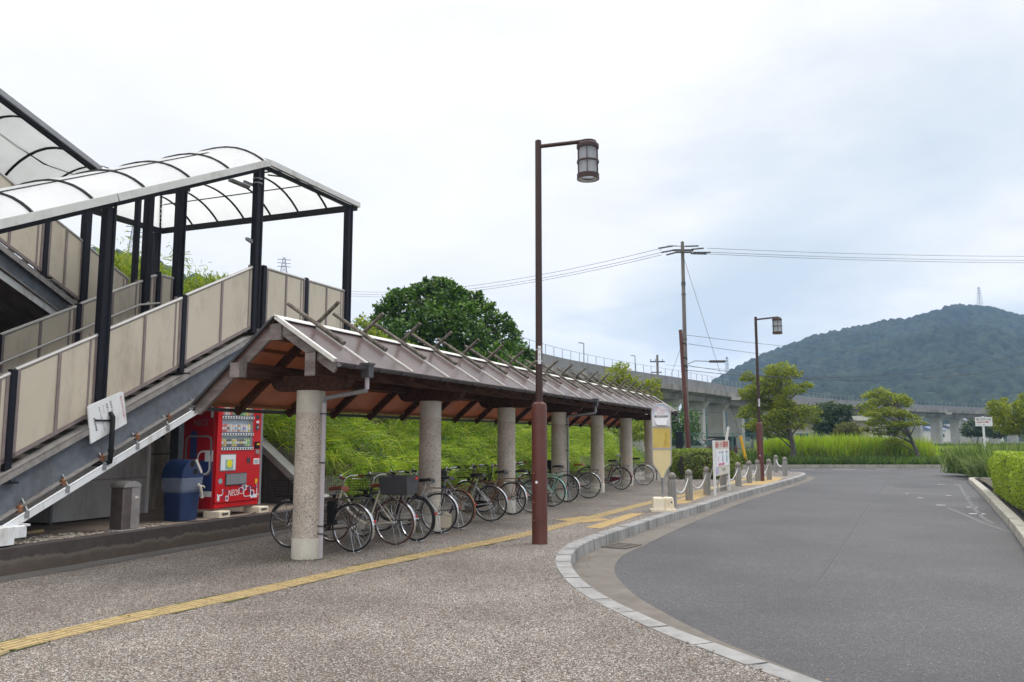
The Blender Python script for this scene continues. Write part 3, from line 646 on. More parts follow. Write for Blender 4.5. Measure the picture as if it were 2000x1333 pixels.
# ================================================================== FOOTBRIDGE STAIRS
T1, T2, T3, T4 = -2.75, -5.0, -6.0, -8.05; SB, SE = 2.1, 4.98; ZL = 3.5
st = tsthing('station_staircase', 'covered switchback staircase with beige side panels, grey steel stringers and clear vaulted canopy', 'staircase', T1, -2.4, PZ)
def zr(s): return 4.6-.5*max(0, SB-s)                                # top rail of the lower flight
def zru(s): return 4.6+.48*max(0, 2.4-s)                             # top rail of the upper flight
def zc(s): return 6.5-.475*max(0, 2.25-s)
def zcu(s): return 6.5+.335*max(0, 1.45-s)
H = 1.08
def panel_run(t, s0, s1, zf, mid=True, out=1, hh=H):
    """one framed beige panel between two posts, in the plane t"""
    a, b = s0+.05, s1-.05; th = .02
    p = MB().ext([(t-th/2, a, zf(a)-hh+.04), (t-th/2, b, zf(b)-hh+.04), (t-th/2, b, zf(b)-.03), (t-th/2, a, zf(a)-.03)], (th, 0, 0)).build('guard_panel', M_PANEL, st)
    f = MB(); f.beam((t, a, zf(a)-hh+.02), (t, b, zf(b)-hh+.02), .045, .05)
    for s in (a+.02, b-.02): f.beam((t, s, zf(s)-hh), (t, s, zf(s)), .042, .045)
    if mid: m = (a+b)/2; f.beam((t, m, zf(m)-hh), (t, m, zf(m)), .042, .05)
    if b-a > .8: f.beam((t, b-.11, zf(b)-hh), (t, b-.11, zf(b)), .035, .025)
    f.build('panel_frame', M_BRACK, p)
    MB().tube([(t, a-.02, zf(a)), (t, b+.02, zf(b))], .028, 8).build('top_rail', M_ALU, p, True)
def short_post(t, s, z0, z1):
    o = MB().bbox((t-.04, s-.045, z0), (t+.04, s+.045, z1), .008).build('guard_post', M_NAVY, st)
    MB().box((t-.09, s-.09, z0-.012), (t+.12, s+.09, z0+.01)).build('base_plate', M_BLK, o)
def tall_post(t, s, z0, z1, w=.062, pipe=True, sg=1):
    o = MB().bbox((t-w, s-w, z0), (t+w, s+w, z1), .012)
    o = o.build('canopy_post', M_NAVY, st)
    MB().lathe([(w, z1), (w*.97, z1+.03), (w*.7, z1+.07), (.01, z1+.085)], (t, s, 0), 14).build('post_cap', M_NAVY, o, True)
    MB().box((t-.13, s-.13, z0-.012), (t+.15, s+.13, z0+.01)).build('base_plate', M_BLK, o)
    if pipe:
        x = t+sg*(w+.0); y = s+w+.004
        pp = MB().tube([(x, y, z0+.1), (x, y, z1-.02)], .026, 8); pp.tube([(x, y, z1-.03), (x, y+.01, z1+.1), (x+.03*sg, y+.03, z1+.13)], .022, 8); pp.build('rain_pipe', M_NAVY, o, True)
    return o
# lower flight, near side
S_ = [-3.7, -2.3, -1.05, .45, SB]
for a, b in zip(S_, S_[1:]): panel_run(T1, a, b, zr)
short_post(T1, -2.3, zr(-2.3)-1.35, zr(-2.3)+.03); short_post(T1, .45, zr(.45)-1.2, zr(.45)+.03); short_post(T1, -3.7, zr(-3.7)-1.2, zr(-3.7)+.03)
tall_post(T1, -1.05, zr(-1.05)-1.2, zc(-1.05)-.12); tall_post(T1, SB-.03, ZL-.12, 6.36)
tall_post(T1, -4.0, zr(-4.)-1.3, zc(-4.)-.12)
# landing, near edge
short_post(T1, SB+.22, ZL-.05, 4.64); short_post(T1, 3.56, ZL-.05, 4.64); tall_post(T1, SE-.05, 2.4, 6.36)
flat = lambda s: 4.6
panel_run(T1, SB+.24, 3.56, flat); panel_run(T1, 3.56, SE-.08, flat)
# landing, rear
for i in range(4):
    a, b = T4+(T1-T4)*i/4+.05, T4+(T1-T4)*(i+1)/4-.05
    p = MB().box((a, SE-.01, ZL+.05), (b, SE+.01, 4.57)).build('guard_panel', M_PANEL, st)
    f = MB().box((a, SE-.02, ZL+.02), (b, SE+.02, ZL+.06)).box((a, SE-.021, ZL), (a+.04, SE+.021, 4.6)).box((b-.04, SE-.021, ZL), (b, SE+.021, 4.6)).build('panel_frame', M_BRACK, p)
    MB().tube([(a-.03, SE, 4.6), (b+.03, SE, 4.6)], .028, 8).build('top_rail', M_ALU, p, True)
    if i: short_post((a+T4+(T1-T4)*i/4-.05)/2, SE, ZL-.05, 4.63)
tall_post(T4, SE, 2.4, 6.36, .06)
# lower flight, far side
F_ = [-3.7, -2.3, -.9, .45, 1.78]
for a, b in zip(F_, F_[1:]): panel_run(T2, a, b, lambda s: zr(s)-.0)
for s in (-3.7, -2.3, -.9, .45): short_post(T2, s, zr(s)-1.2, zr(s)+.03)
tall_post(T2, 1.82, ZL-.3, zc(1.82)-.12, .07, False); short_post(T2, 2.12, ZL-.1, 4.66)
panel_run(T2, 1.86, 2.1, zr, False); panel_run(T2, 2.12, 2.52, flat, False); tall_post(T2, 2.57, ZL-.1, 6.36, .07)
tall_post(T2, -2.3, zr(-2.3)-1.1, zc(-2.3)-.1, .07)
# upper flight: near side at T3, far side at T4
U_ = [-5.0, -3.6, -2.2, -.8, .55, 1.35, 2.4]
for a, b in zip(U_, U_[1:]): panel_run(T3, a, b, zru); panel_run(T4, a, b, zru)
for s in (-3.6, -.8, 1.35): tall_post(T3, s, zru(s)-1.3, zcu(s)-.16, .07, False)
for s in (-2.2, .55): short_post(T3, s, zru(s)-1.15, zru(s)+.03)
tall_post(T3, 2.5, ZL-.1, 6.36, .05, False)
for s in (-3.6, -.8): tall_post(T4, s, zru(s)-1.3, zcu(s)-.17, .07, False)
# stringers: I-shaped steel on the near side, sloping at one half
def stringer(t, s0, s1, z0, z1, w=.09, d=.34, mat=M_GALV, name='stringer'):
    o = MB().ext([(t-.008, s0, z0-d), (t-.008, s1, z1-d), (t-.008, s1, z1), (t-.008, s0, z0)], (.016, 0, 0)).build(name, mat, st)
    f = MB().beam((t, s0, z0), (t, s1, z1), w*2, .016); f.beam((t, s0, z0-d), (t, s1, z1-d), w*2, .016)
    f.beam((t+w-.008, s0, z0-.04), (t+w-.008, s1, z1-.04), .016, .09)
    f.build('stringer_flange', M_GALVB, o); return o
def zs(s): return 3.42-.5*(SB+.05-s)
stringer(T1+.02, -4.2, SB+.05, zs(-4.2), zs(SB+.05), .1, .52)
stringer(T1+.02, SB+.05, SE+.1, 3.42, 3.42, .1, .52)
stringer(T2, -4.2, SB+.05, zs(-4.2), zs(SB+.05), .08, .36)
zu = lambda s: 3.56+.48*(2.3-s)
stringer(T3+.02, -5, 2.3, zu(-5), 3.40, .1, .36); stringer(T4, -5, 2.3, zu(-5), 3.40, .08, .36)
# stair shoe plates with bolts, treads, white drip gutter
for i in range(9):
    s = -2.75+i*.58; MB().bbox((T1+.07, s-.03, zs(s)-.57), (T1+.14, s+.03, zs(s)-.49), .01).lathe([(.012, -.05), (.012, .04)], (T1+.11, s, zs(s)-.5), 8).build('rusty_bolt', M_RUST, st)
for k in range(24):
    s = -4.1+k*.26+.0; z = zs(s)-.09
    if s < SB-.1: MB().box((T2+.02, s, z-.05), (T1-.01, s+.3, z)).build('tread', M_STAIN, st)
    s = -4.6+k*.27; z = zu(s)-.09
    if s < 2.2 and k % 1 == 0: MB().box((T4+.02, s, z-.05), (T3-.01, s+.3, z)).build('tread', M_STAIN, st)
sof = MB(); sof.add([(T2+.05, -4.2, zs(-4.2)-.62), (T1-.09, -4.2, zs(-4.2)-.62), (T1-.09, SB, zs(SB)-.62), (T2+.05, SB, zs(SB)-.62), (T2+.05, -4.2, zs(-4.2)-.55), (T1-.09, -4.2, zs(-4.2)-.55), (T1-.09, SB, zs(SB)-.55), (T2+.05, SB, zs(SB)-.44)],
        [(0, 3, 2, 1), (4, 5, 6, 7), (0, 1, 5, 4), (1, 2, 6, 5), (2, 3, 7, 6), (3, 0, 4, 7)]).build('soffit', M_STAIN, st)
MB().box((T4, SB, ZL-.12), (T1-.01, SE, ZL)).build('landing_slab', M_STAIN, st)
gz = lambda s: .49+(s+2.3)*.49
g = MB().ext([(T1+.03, -3.9, gz(-3.9)), (T1+.15, -3.9, gz(-3.9)), (T1+.15, -3.9, gz(-3.9)+.10), (T1+.135, -3.9, gz(-3.9)+.10), (T1+.135, -3.9, gz(-3.9)+.012), (T1+.03, -3.9, gz(-3.9)+.012)], (0, 1.3+3.9, gz(1.3)-gz(-3.9)))
go = g.build('stair_gutter', M_WHITE, st)
for i in range(9):
    s = -3.2+i*.55; hk = MB(); hk.beam((T1+.155, s, gz(s)+.11), (T1+.0, s+.02, gz(s)+.28), .02, .02); hk.box((T1+.148, s-.03, gz(s)+.03), (T1+.158, s+.03, gz(s)+.115)); hk.build('gutter_hook', M_GRY, go)
MB().tube([(T1+.145, -3.9, gz(-3.9)+.105), (T1+.145, 1.3, gz(1.3)+.105)], .012, 6).build('gutter_lip', M_WHITE, go, True)
# gap plate behind the gutter (pale fascia)
MB().ext([(T1-.06, -4.0, zs(-4.0)-.74), (T1-.06, 1.6, zs(1.6)-.74), (T1-.06, 1.6, zs(1.6)-.5), (T1-.06, -4.0, zs(-4.0)-.5)], (.01, 0, 0)).build('fascia_plate', M_ALU, st)
bx = MB().bbox((T1-.05, -3.4, .335), (T1+.3, -2.35, .55), .01).bbox((T1-.02, -2.35, .40), (T1+.24, -2.15, .54), .01).box((T1-.04, -2.17, .53), (T1+.26, -2.13, .555)).box((T1+.05, -2.65, .29), (T1+.2, -2.5, .34)); bx.build('gutter_end_box', M_WHITE, st)
# rain pipe that wraps the big near post
x = T1+.16; s = -.98; z = zr(-.98)-1.22
dp = MB().tube([(T1+.06, s+.05, z+.06), (x-.02, s+.05, z+.08), (x+.02, s+.05, z+.03), (x+.02, s+.05, z-.5), (x+.01, s+.05, z-.58), (x-.04, s+.02, z-.6), (x-.12, s-.12, z-.6)], .034, 10).lathe([(.042, z-.45), (.042, z-.40)], (x+.02, s+.05, 0), 10); dp.build('rain_pipe', M_BLK, st, True)
x = T1+.12; s = SB+.1
MB().tube([(x-.06, s, 3.42), (x+.0, s, 3.45), (x+.02, s, 3.38), (x+.02, s, 2.9)], .03, 8).build('rain_pipe', M_GRYD, st, True)
# hand rail on the inside of the lower flight
hr = MB().tube([(T2+.13, -3.7, zr(-3.7)-.40), (T2+.13, 1.6, zr(1.6)-.40), (T2+.13, 2.05, zr(1.8)-.4)], .02, 8)
for s in (-2.3, -.9, .45, 1.8): hr.beam((T2+.02, s, zr(s)-.46), (T2+.13, s, zr(s)-.42), .02, .02)
hr.build('hand_rail', M_ALU, st, True)
hr = MB().tube([(T1-.13, -3.7, zr(-3.7)-.35), (T1-.13, 1.6, zr(1.6)-.35)], .02, 8).build('hand_rail', M_ALU, st, True)
# ---- canopy: a vault that turns round the landing
CR = .43; hw = 1.125; RR = (hw*hw+CR*CR)/(2*CR)
def prof(d): return math.sqrt(RR*RR-(hw-min(hw, max(d, 0)))**2)-(RR-CR)
A0, A1, A2, A3 = T1+.06, T2-.06, T3+.1, T4-.06; SBK, SER = 2.25, 5.15; SIN = 2.85
def ccz(t, s):
    if s >= SBK:
        d = min(A0-t, SER-s, t-A3)
        if A2 < t < A1: d = min(d, s-SIN)
        elif s < SIN: d = min(d, (t-A1) if t > A1 else (A2-t))
        else:
            pass
        if t > A1 and s < SIN+hw: d = min(d, max(t-A1, 0)+max(0, s-SIN)) 
        if t < A2 and s < SIN+hw: d = min(d, max(A2-t, 0)+max(0, s-SIN))
        return 6.5+prof(max(0, d))
    if t > (A1+A2)/2: return zc(s)+prof(max(0, min(A0-t, t-A1)))
    return zcu(s)+prof(max(0, min(A2-t, t-A3)))
def grid(name, ts, ss, mat=M_POLY):
    n, m = len(ts), len(ss); V = [(t, s, ccz(t, s)) for s in ss for t in ts]
    F = [(j*n+i, j*n+i+1, (j+1)*n+i+1, (j+1)*n+i) for j in range(m-1) for i in range(n-1)]
    k = len(V); V += [(t, s, z-.006) for t, s, z in V]; F += [tuple(k+i for i in reversed(f)) for f in F[:]]
    return MB().add(V, F).build(name, mat, st, True)
lin = lambda a, b, n: [a+(b-a)*i/n for i in range(n+1)]
cosn = lambda a, b, n: [a+(b-a)*(1-math.cos(math.pi*i/n))/2 for i in range(n+1)]
grid('canopy_sheet', cosn(A1, A0, 22), lin(-5.2, SBK, 12)); grid('canopy_sheet', cosn(A3, A2, 22), lin(-5.2, SBK, 12))
ssl = sorted(set([SBK+.001, SIN]+lin(SBK+.001, SIN, 8)+lin(SIN, SER-.3, 14)+[SER-.3*(1-i/8)**2 for i in range(9)]))
def tside(a, b): return cosn(a, b, 20)
tl = sorted(set(tside(A1, A0)+lin(A2, A1, 6)+tside(A3, A2)))
n = len(tl); V = []; F = []
for s in ssl:
    for t in tl: V.append((t, s, ccz(t, s)))
for j in range(len(ssl)-1):
    for i in range(n-1):
        tm = (tl[i]+tl[i+1])/2; sm = (ssl[j]+ssl[j+1])/2
        if A2 < tm < A1 and sm < SIN: continue
        F.append((j*n+i, j*n+i+1, (j+1)*n+i+1, (j+1)*n+i))
MB().add(V, F).build('canopy_sheet', M_POLY, st, True)
def rib(P, r=.026):
    MB().tube([(t, s, ccz(t, s)+.002) for t, s in P], r, 6).build('canopy_rib', M_BLK, st, True)
for i in range(9):
    s = SBK-.05-i*.88; rib([(t, s) for t in cosn(A1, A0, 14)])
    if i < 8: rib([(t, s-.1) for t in cosn(A3, A2, 14)])
for i in range(1, 7):
    t = A0-i*.74
    sfar = SER; lo = max(SIN if A2 < t < A1 else SBK+.3, SER-min(A0-t, t-A3, hw*1.3)); rib([(t, s) for s in cosn(SER-min(A0-t, t-A3, 1.35), SER, 10)])
rib([(A0-i*hw*1.15/10, SER-i*hw*1.15/10) for i in range(11)], .025); rib([(A3+i*hw*1.15/10, SER-i*hw*1.15/10) for i in range(11)], .025)
for s in (SBK+.6, SBK+1.45): rib([(t, s) for t in cosn(A0-1.3, A0, 10)])
for tt in ((A0+A1)/2+.45, (A0+A1)/2-.45): rib([(tt, s) for s in lin(-5.1, SBK+.6, 6)], .014)
for tt in ((A2+A3)/2+.45, (A2+A3)/2-.45): rib([(tt, s) for s in lin(-5.1, SBK+.6, 6)], .014)
rib([(t, SER-.62) for t in lin(A3+.62, A0-.62, 12)], .016)
# eaves gutters and beams
def eave(P, w=.07, h=.1, mat=M_ALUL, name='canopy_gutter'):
    m = MB()
    for a, b in zip(P, P[1:]): m.beam(a, b, w, h)
    return m.build(name, mat, st)
eave([(A0+.04, -5.3, zc(-5.3)), (A0+.04, -1.02, zc(-1.02))], h=.11); eave([(A0+.04, -1.0, zc(-1.0)), (A0+.04, SBK, 6.5)], h=.11); eave([(A0+.04, SBK, 6.5), (A0+.04, SER+.05, 6.5)], h=.1)
eave([(A0-.02, -5.3, zc(-5.3)-.09), (A0-.02, SBK, 6.41), (A0-.02, SER, 6.41)], .05, .07, M_BLK, 'eave_beam')
eave([(A3, SER+.02, 6.45), (A0, SER+.02, 6.45)], .08, .12, M_BLK, 'eave_beam')
eave([(A1, -5.3, zc(-5.3)-.03), (A1, SBK, 6.47), (A1, SIN, 6.47), (A2, SIN, 6.47), (A2, 1.45, 6.47), (A2, -5.3, zcu(-5.3)-.03)], .06, .1, M_BLK, 'eave_beam')
eave([(A2+.05, 1.45, 6.53), (A2+.05, -5.3, zcu(-5.3)+.03)], .06, .09, M_GRY)
eave([(A3, -5.3, zcu(-5.3)-.03), (A3, 1.45, 6.45), (A3, SER, 6.45)], .08, .12, M_BLK, 'eave_beam')
# loudspeaker-like lamps on the near landing post, railing of the upper walkway
MB().box((T1-.09, SB-.3, 6.02), (T1-.05, SB+.0, 6.06)).lathe([(.088, 6.06), (.088, 6.08)], (T1, SB-.03, 0), 12).lathe([(.088, 6.14), (.088, 6.16)], (T1, SB-.03, 0), 12).box((T1-.2, SB-.55, 5.98), (T1-.1, SB-.1, 6.02)).build('stair_lamp', M_GRY, st)
MB().ext([(T1-.1, SB-.18, 5.02), (T1-.02, SB-.06, 4.95), (T1-.02, SB-.06, 5.02), (T1-.1, SB-.18, 5.07)], (.05, .02, 0)).build('stair_lamp', M_GRY, st)
wr = MB()
wr.tube([(-9.3, 2.2, 6.13), (-9.3, 4.1, 5.85)], .03, 6).tube([(-9.3, 2.9, 5.6), (-9.3, 4.3, 5.95)], .03, 6).tube([(-9.3, 2.75, 5.3), (-9.3, 2.75, 6.05)], .03, 6)
wr.build('walkway_rail', M_GRY, st)
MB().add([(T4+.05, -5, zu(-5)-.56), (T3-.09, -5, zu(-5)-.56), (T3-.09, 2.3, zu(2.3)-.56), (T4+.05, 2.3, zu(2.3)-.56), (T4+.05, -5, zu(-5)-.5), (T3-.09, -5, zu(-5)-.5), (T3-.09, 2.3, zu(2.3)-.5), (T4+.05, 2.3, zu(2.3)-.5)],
        [(0, 3, 2, 1), (4, 5, 6, 7), (0, 1, 5, 4), (1, 2, 6, 5), (2, 3, 7, 6), (3, 0, 4, 7)]).build('soffit', M_DARKC, st)  # upper soffit coloured darker to paint in the shade beneath the flight
MB().ext([(T3+.06, -5, zu(-5)-.62), (T3+.07, -5, zu(-5)-.62), (T3+.07, -5, zu(-5)-.5), (T3+.06, -5, zu(-5)-.5)], (0, 7.3, zu(2.3)-zu(-5))).build('stair_gutter', M_WHITE, st)
for s_, z_ in ((-3.6, 3.3), (2.5, 3.3)):
    for t_ in (T2+.3, T3-.3): MB().box((t_-.1, s_-.1, PZ-.05), (t_+.1, s_+.1, z_)).build('support_column', M_GALV, st)
# ---- concrete wall behind the stairs, wing wall beside the drinks machine
rw = tsthing('retaining_wall', 'tall stained concrete retaining wall in the dark behind the vending machine', 'wall', -4.95, 0, PZ)
MB().ext([(-5.3, s, z) for s, z in ((-2.2, PZ-.2), (4.1, PZ-.2), (4.1, 2.8), (SB+.1, 2.8), (-2.2, zs(-2.2)-.66))], (.35, 0, 0)).build('wall_body', M_RETW, rw)
MB().ext([(-8.6, s, z) for s, z in ((-14, PZ-.2), (4.1, PZ-.2), (4.1, 3.3), (2.3, 3.3), (-5, 6.3), (-14, 6.3))], (.3, 0, 0)).build('dark_backing', M_DARKC, rw)  # dark backing added to give the black shade under the upper flight
jn = MB().box((-4.951, 3.0, PZ), (-4.94, 3.02, 2.7)).box((-4.951, -.4, 1.28), (-4.942, 4.1, 1.30)).lathe([(.05, 0), (.05, .012)], (-4.952, 2.35, 1.62), 12, 'x'); jn.build('joint_line', M_DARKC, rw)
ww = tsthing('wing_wall', 'dark sloping concrete wing wall with a grey coping beside the vending machine', 'wall', -3.6, 4.1, PZ)
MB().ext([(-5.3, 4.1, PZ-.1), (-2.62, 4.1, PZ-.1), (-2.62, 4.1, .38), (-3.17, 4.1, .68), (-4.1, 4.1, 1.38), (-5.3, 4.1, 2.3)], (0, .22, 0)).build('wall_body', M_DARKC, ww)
cp = MB(); cp.beam((-2.62, 4.2, .40), (-3.17, 4.2, .71), .3, .12); cp.beam((-3.17, 4.2, .71), (-4.1, 4.2, 1.41), .3, .12); cp.beam((-4.1, 4.2, 1.41), (-5.3, 4.2, 2.33), .3, .12); cp.build('coping', M_CONC, ww)
# storage cupboard of pale steel under the stairs
sc_ = tsthing('storage_cupboard', 'pale grey steel cupboard with a rounded top corner standing under the stairs', 'cupboard', -4.3, .5, PZ)
def cup(a, z1):
    return [(-4.28, a[0], PZ+.03), (-4.28, a[1], PZ+.03), (-4.28, a[1], z1-.18), (-4.28, a[1]-.05, z1-.06), (-4.28, a[1]-.2, z1), (-4.28, a[0], z1)]
MB().ext(cup((-.42, 1.42), 1.62), (-.6, 0, 0)).build('cupboard_body', M_ALUL, sc_)
fr = MB().box((-4.30, -.4, PZ+.62), (-4.272, 1.4, PZ+.632)).box((-4.30, -.4, PZ+1.05), (-4.274, 1.4, PZ+1.058)).box((-4.30, -.42, PZ+.0), (-4.27, -.38, 1.6)); fr.build('panel_seams', M_GRY, sc_)
MB().tube([(-4.27, 1.4, PZ+.03), (-4.27, 1.4, 1.42), (-4.27, 1.35, 1.56), (-4.27, 1.2, 1.61)], .03, 8).build('edge_tube', M_WH2, sc_, True)
MB().box((-4.28, 1.0, 1.38), (-4.262, 1.22, 1.44)).box((-4.28, .62, 1.16), (-4.25, .66, 1.3)).build('latch', M_GRYD, sc_)
# ---- handwritten notice hung on the stringer
bd = thing('notice_board', 'white board with faded handwritten columns hung on the stair stringer', 'notice board', TS(T1+.12, -1.0, 1.75), ROTD, None, (0, 0, 0))
bw = MB().ext([(-.30, -.012, .24), (-.22, -.012, -.24), (.36, -.012, .04), (.27, -.012, .47), (.24, -.012, .48), (-.28, -.012, .27)], (0, .02, 0)); bw.build('board', M_WHITE, bd)
def vtext(s, x, z, size, mat, dx=.012, par=None):
    for i, ch in enumerate(s): text(ch, size, mat, par, (x+dx*i, -.0135, z-size*1.12*i), (R(90), 0, 0))
vtext('駅利用者の皆様へ', .23, .40, .038, M_PINK, par=bd); vtext('自転車は', .06, .33, .034, M_INKF, par=bd); vtext('通路に置かないで', .0, .29, .034, M_INKF, par=bd); vtext('下さい', -.06, .26, .034, M_PINK, par=bd)
vtext('きれいに並べましょう', -.12, .24, .03, M_INKF, par=bd); vtext('備中呉妹駅', -.19, .09, .032, M_INK, par=bd)
# ================================================================== VENDING MACHINE, BINS
vm = thing('vending_machine', 'red drinks vending machine with three shelves of cans and bottles', 'vending machine', TS(-2.8, 1.38, PZ), ROTD)
w, dpt, zb, zt = 1.13, .72, .13, 1.95
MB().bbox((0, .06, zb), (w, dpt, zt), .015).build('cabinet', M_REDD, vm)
# door with a recess for the shelves
x0, x1, z0, z1 = .10, .88, 1.08, 1.90
dr = MB().box((.0, 0, zb+.1), (w-.05, .06, z0)).box((0, 0, z0), (x0, .06, zt)).box((x1, 0, z0), (w-.05, .06, zt)).box((x0, 0, z1), (x1, .06, zt)).box((0, .015, zb+.02), (w-.02, .06, zb+.09))
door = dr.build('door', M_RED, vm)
MB().box((w-.048, .0, zb), (w+.004, .058, zt)).build('door_edge', M_GRY, vm)
MB().box((x0+.001, .052, z0), (x1-.001, .0585, z1)).build('shelf_back', M_SKYB, vm)  # plain light blue colour, no emission
MB().box((x1-.06, .02, z0), (x1-.001, .05, z1)).build('shelf_side', M_GRY, vm)
CANC = [(.7, .08, .06), (.75, .6, .12), (.1, .25, .6), (.75, .75, .72), (.12, .4, .16), (.55, .3, .1), (.08, .07, .07), (.85, .55, .5), (.4, .6, .15), (.2, .45, .7)]
CM = [plain('can_%s' % n_, c, .3, 0, .1, 40) for n_, c in zip(('red', 'amber', 'blue', 'silver', 'green', 'brown', 'black', 'pink', 'lime', 'sky'), CANC)]
rows = [(1.66, .20), (1.38, .17), (1.14, .17)]
for ri, (zz_, hh) in enumerate(rows):
    for i in range(11):
        x = x0+.035+i*.065; m = CM[(i*3+ri*5+i//2) % 10] if ri != 1 else CM[[0, 0, 7, 3, 7, 3, 5, 3, 7, 3, 1][i]]
        if ri == 2: m = CM[[5, 1, 6, 6, 1, 1, 6, 6, 6, 8, 8][i]]
        h_ = hh*random.uniform(.82, .95)
        c = MB().lathe([(.024, 0), (.026, .01), (.026, h_*.72), (.02, h_*.84), (.011, h_*.88), (.011, h_)] if (ri == 0 or i > 8) else [(.022, 0), (.025, .008), (.025, h_*.8), (.021, h_*.86), (.021, h_*.87)], (x, .027, zz_), 10).build('drink_can' if not (ri == 0 or i > 8) else 'drink_bottle', m, vm, True)
        MB().lathe([(.0255, 0), (.0262, .002), (.0262, hh*.22)], (x, .027, zz_+hh*.28), 10, cap=False).build('can_label', M_BRD if (i+ri) % 3 else CM[(i+4) % 10], c)
    sp = MB().box((x0, -.012, zz_-.055), (x1-.0, .045, zz_-.012)).build('button_strip', M_WH2, vm)
    MB().box((x0, -.013, zz_-.012), (x1, .045, zz_-.001)).build('price_strip', M_BLUE, sp)
    for i in range(12): MB().lathe([(.0155, -.016), (.0155, -.011)], (x0+.035+i*.0645, 0, zz_-.034), 12, 'y').build('button', M_BLK, sp)
MB().box((x0, .003, z0+.01), (x1, .006, z1)).build('window_glass', m_glass('machine_glass', (.7, .75, .75), .88), vm)
# show window, tray, coin panel, stickers
def plate(x0, z0, x1, z1, y, mat, name='sticker', par=None, th=.004): return MB().box((x0, y-th, z0), (x1, y, z1)).build(name, mat, par or vm)
plate(.08, .74, .46, 1.02, .0, M_GRY, 'show_window', th=.008); plate(.095, .755, .445, 1.005, -.0085, M_BRD, 'show_panel', th=.002)
pc = MB().lathe([(.001, 0), (.07, .0), (.07, .003)], (.3, -.0145, .86), 9, 'y').build('picture', plain('picture_yellow', (.75, .68, .03), .5), vm)
MB().box((.2, -.0125, .765), (.39, -.011, .93)).build('picture_card', M_TEAL, vm)
plate(.22, .50, .74, .70, 0, M_GRYD, 'tray_frame', th=.01); MB().box((.235, -.02, .515), (.725, -.0101, .685)).build('tray_flap', M_GRY, vm)
plate(.74, .86, .81, .95, 0, M_GRYD, 'coin_return', th=.012)
plate(.94, 1.62, 1.03, 1.68, 0, M_GRYD, 'display', th=.006); plate(.95, 1.54, 1.02, 1.58, 0, M_BRD); plate(.94, 1.42, 1.02, 1.52, 0, M_GRYD, 'coin_panel', th=.01); plate(.955, 1.45, 1.0, 1.49, -.011, M_ALU, 'coin_slot')
plate(.92, 1.10, 1.05, 1.22, 0, M_BLK, 'note_panel', th=.012); plate(.97, 1.16, 1.04, 1.19, -.013, M_YELP, 'arrow_sticker'); plate(.95, 1.01, 1.04, 1.08, 0, M_STL, 'lock', th=.015)
plate(.91, .83, 1.06, .93, 0, M_BRD); text('お知らせ', .03, M_INK, vm, (.985, -.0052, .89), (R(90), 0, 0)); text('釣銭切れ', .024, M_INKF, vm, (.985, -.0052, .855), (R(90), 0, 0))
MB().lathe([(.045, -.004), (.045, 0)], (.11, 0, .58), 16, 'y').build('recycle_sticker', M_TEAL, vm)
plate(.97, .5, 1.03, .58, 0, M_YELP); plate(.05, .26, .1, .36, 0, M_BRD); plate(.86, .26, .94, .32, 0, M_BRD); plate(.95, .26, 1.03, .32, 0, M_BRD)
def rring(cx, cz, a, b, r, th, y, mat, name='graphic', n=6, skew=0., arc=(0, 1), par=None, pl='xz', dep=.003):
    """rounded rectangular ring standing proud of a face"""
    def loop(a, b, r):
        P = []
        for (sx, sz, t0) in ((1, 1, 0), (-1, 1, 90), (-1, -1, 180), (1, -1, 270)):
            for i in range(n+1):
                t = R(t0+90*i/n); P.append((cx+sx*(a-r)+r*math.cos(t)+skew*(sz*(b-r)+r*math.sin(t)), cz+sz*(b-r)+r*math.sin(t)))
        return P
    O, I = loop(a, b, r), loop(a-th, b-th, max(r-th, .002)); m = len(O); f0, f1 = int(m*arc[0]), int(m*arc[1])
    V = []; F = []
    for yy in (y, y-dep):
        for p in O+I: V.append((p[0], yy, p[1]) if pl == 'xz' else (yy, p[0], p[1]))
    for i in range(f0, f1):
        j = (i+1) % m
        F += [(2*m+i, 2*m+j, 3*m+j, 3*m+i), (i, j, 2*m+j, 2*m+i), (m+i, 3*m+i, 3*m+j, m+j)]
    return MB().add(V, F).build(name, mat, par or vm)
g_ = [(.11, .41, .07, .07, .02, M_WH2, (.5, 1)), (.22, .36, .06, .07, .008, M_BLUE, (0, 1)), (.28, .29, .035, .045, .014, M_WH2, (0, 1)), (.62, .40, .055, .055, .01, M_WH2, (0, 1)), (.70, .45, .05, .05, .018, M_WH2, (0, 1)), (.77, .38, .09, .09, .012, M_WH2, (0, 1)), (.84, .42, .05, .05, .016, M_BLUE, (0, 1)), (.9, .33, .05, .065, .014, M_WH2, (0, 1)), (.64, .46, .06, .05, .012, M_BLUE, (0, 1)), (1.05, .40, .04, .10, .016, M_WH2, (.25, .75)), (.98, .48, .05, .06, .01, M_BLUE, (.5, 1))]
for i, (x, z, a, b, th, m, ar) in enumerate(g_): rring(x, z, a, b, min(a, b)*.5, th, -.0002-.0005*i, m, arc=ar)
plate(.88, .3, .92, .36, -.0001, M_BLUE, 'graphic'); plate(.68, .43, .72, .47, -.0001, M_BLUE, 'graphic'); plate(.27, .275, .29, .305, -.0001, M_BLUE, 'graphic')
text('NEOS', .14, M_WH2, vm, (.43, -.003, .37), (R(90), 0, 0), shear=.15, sx=.72)
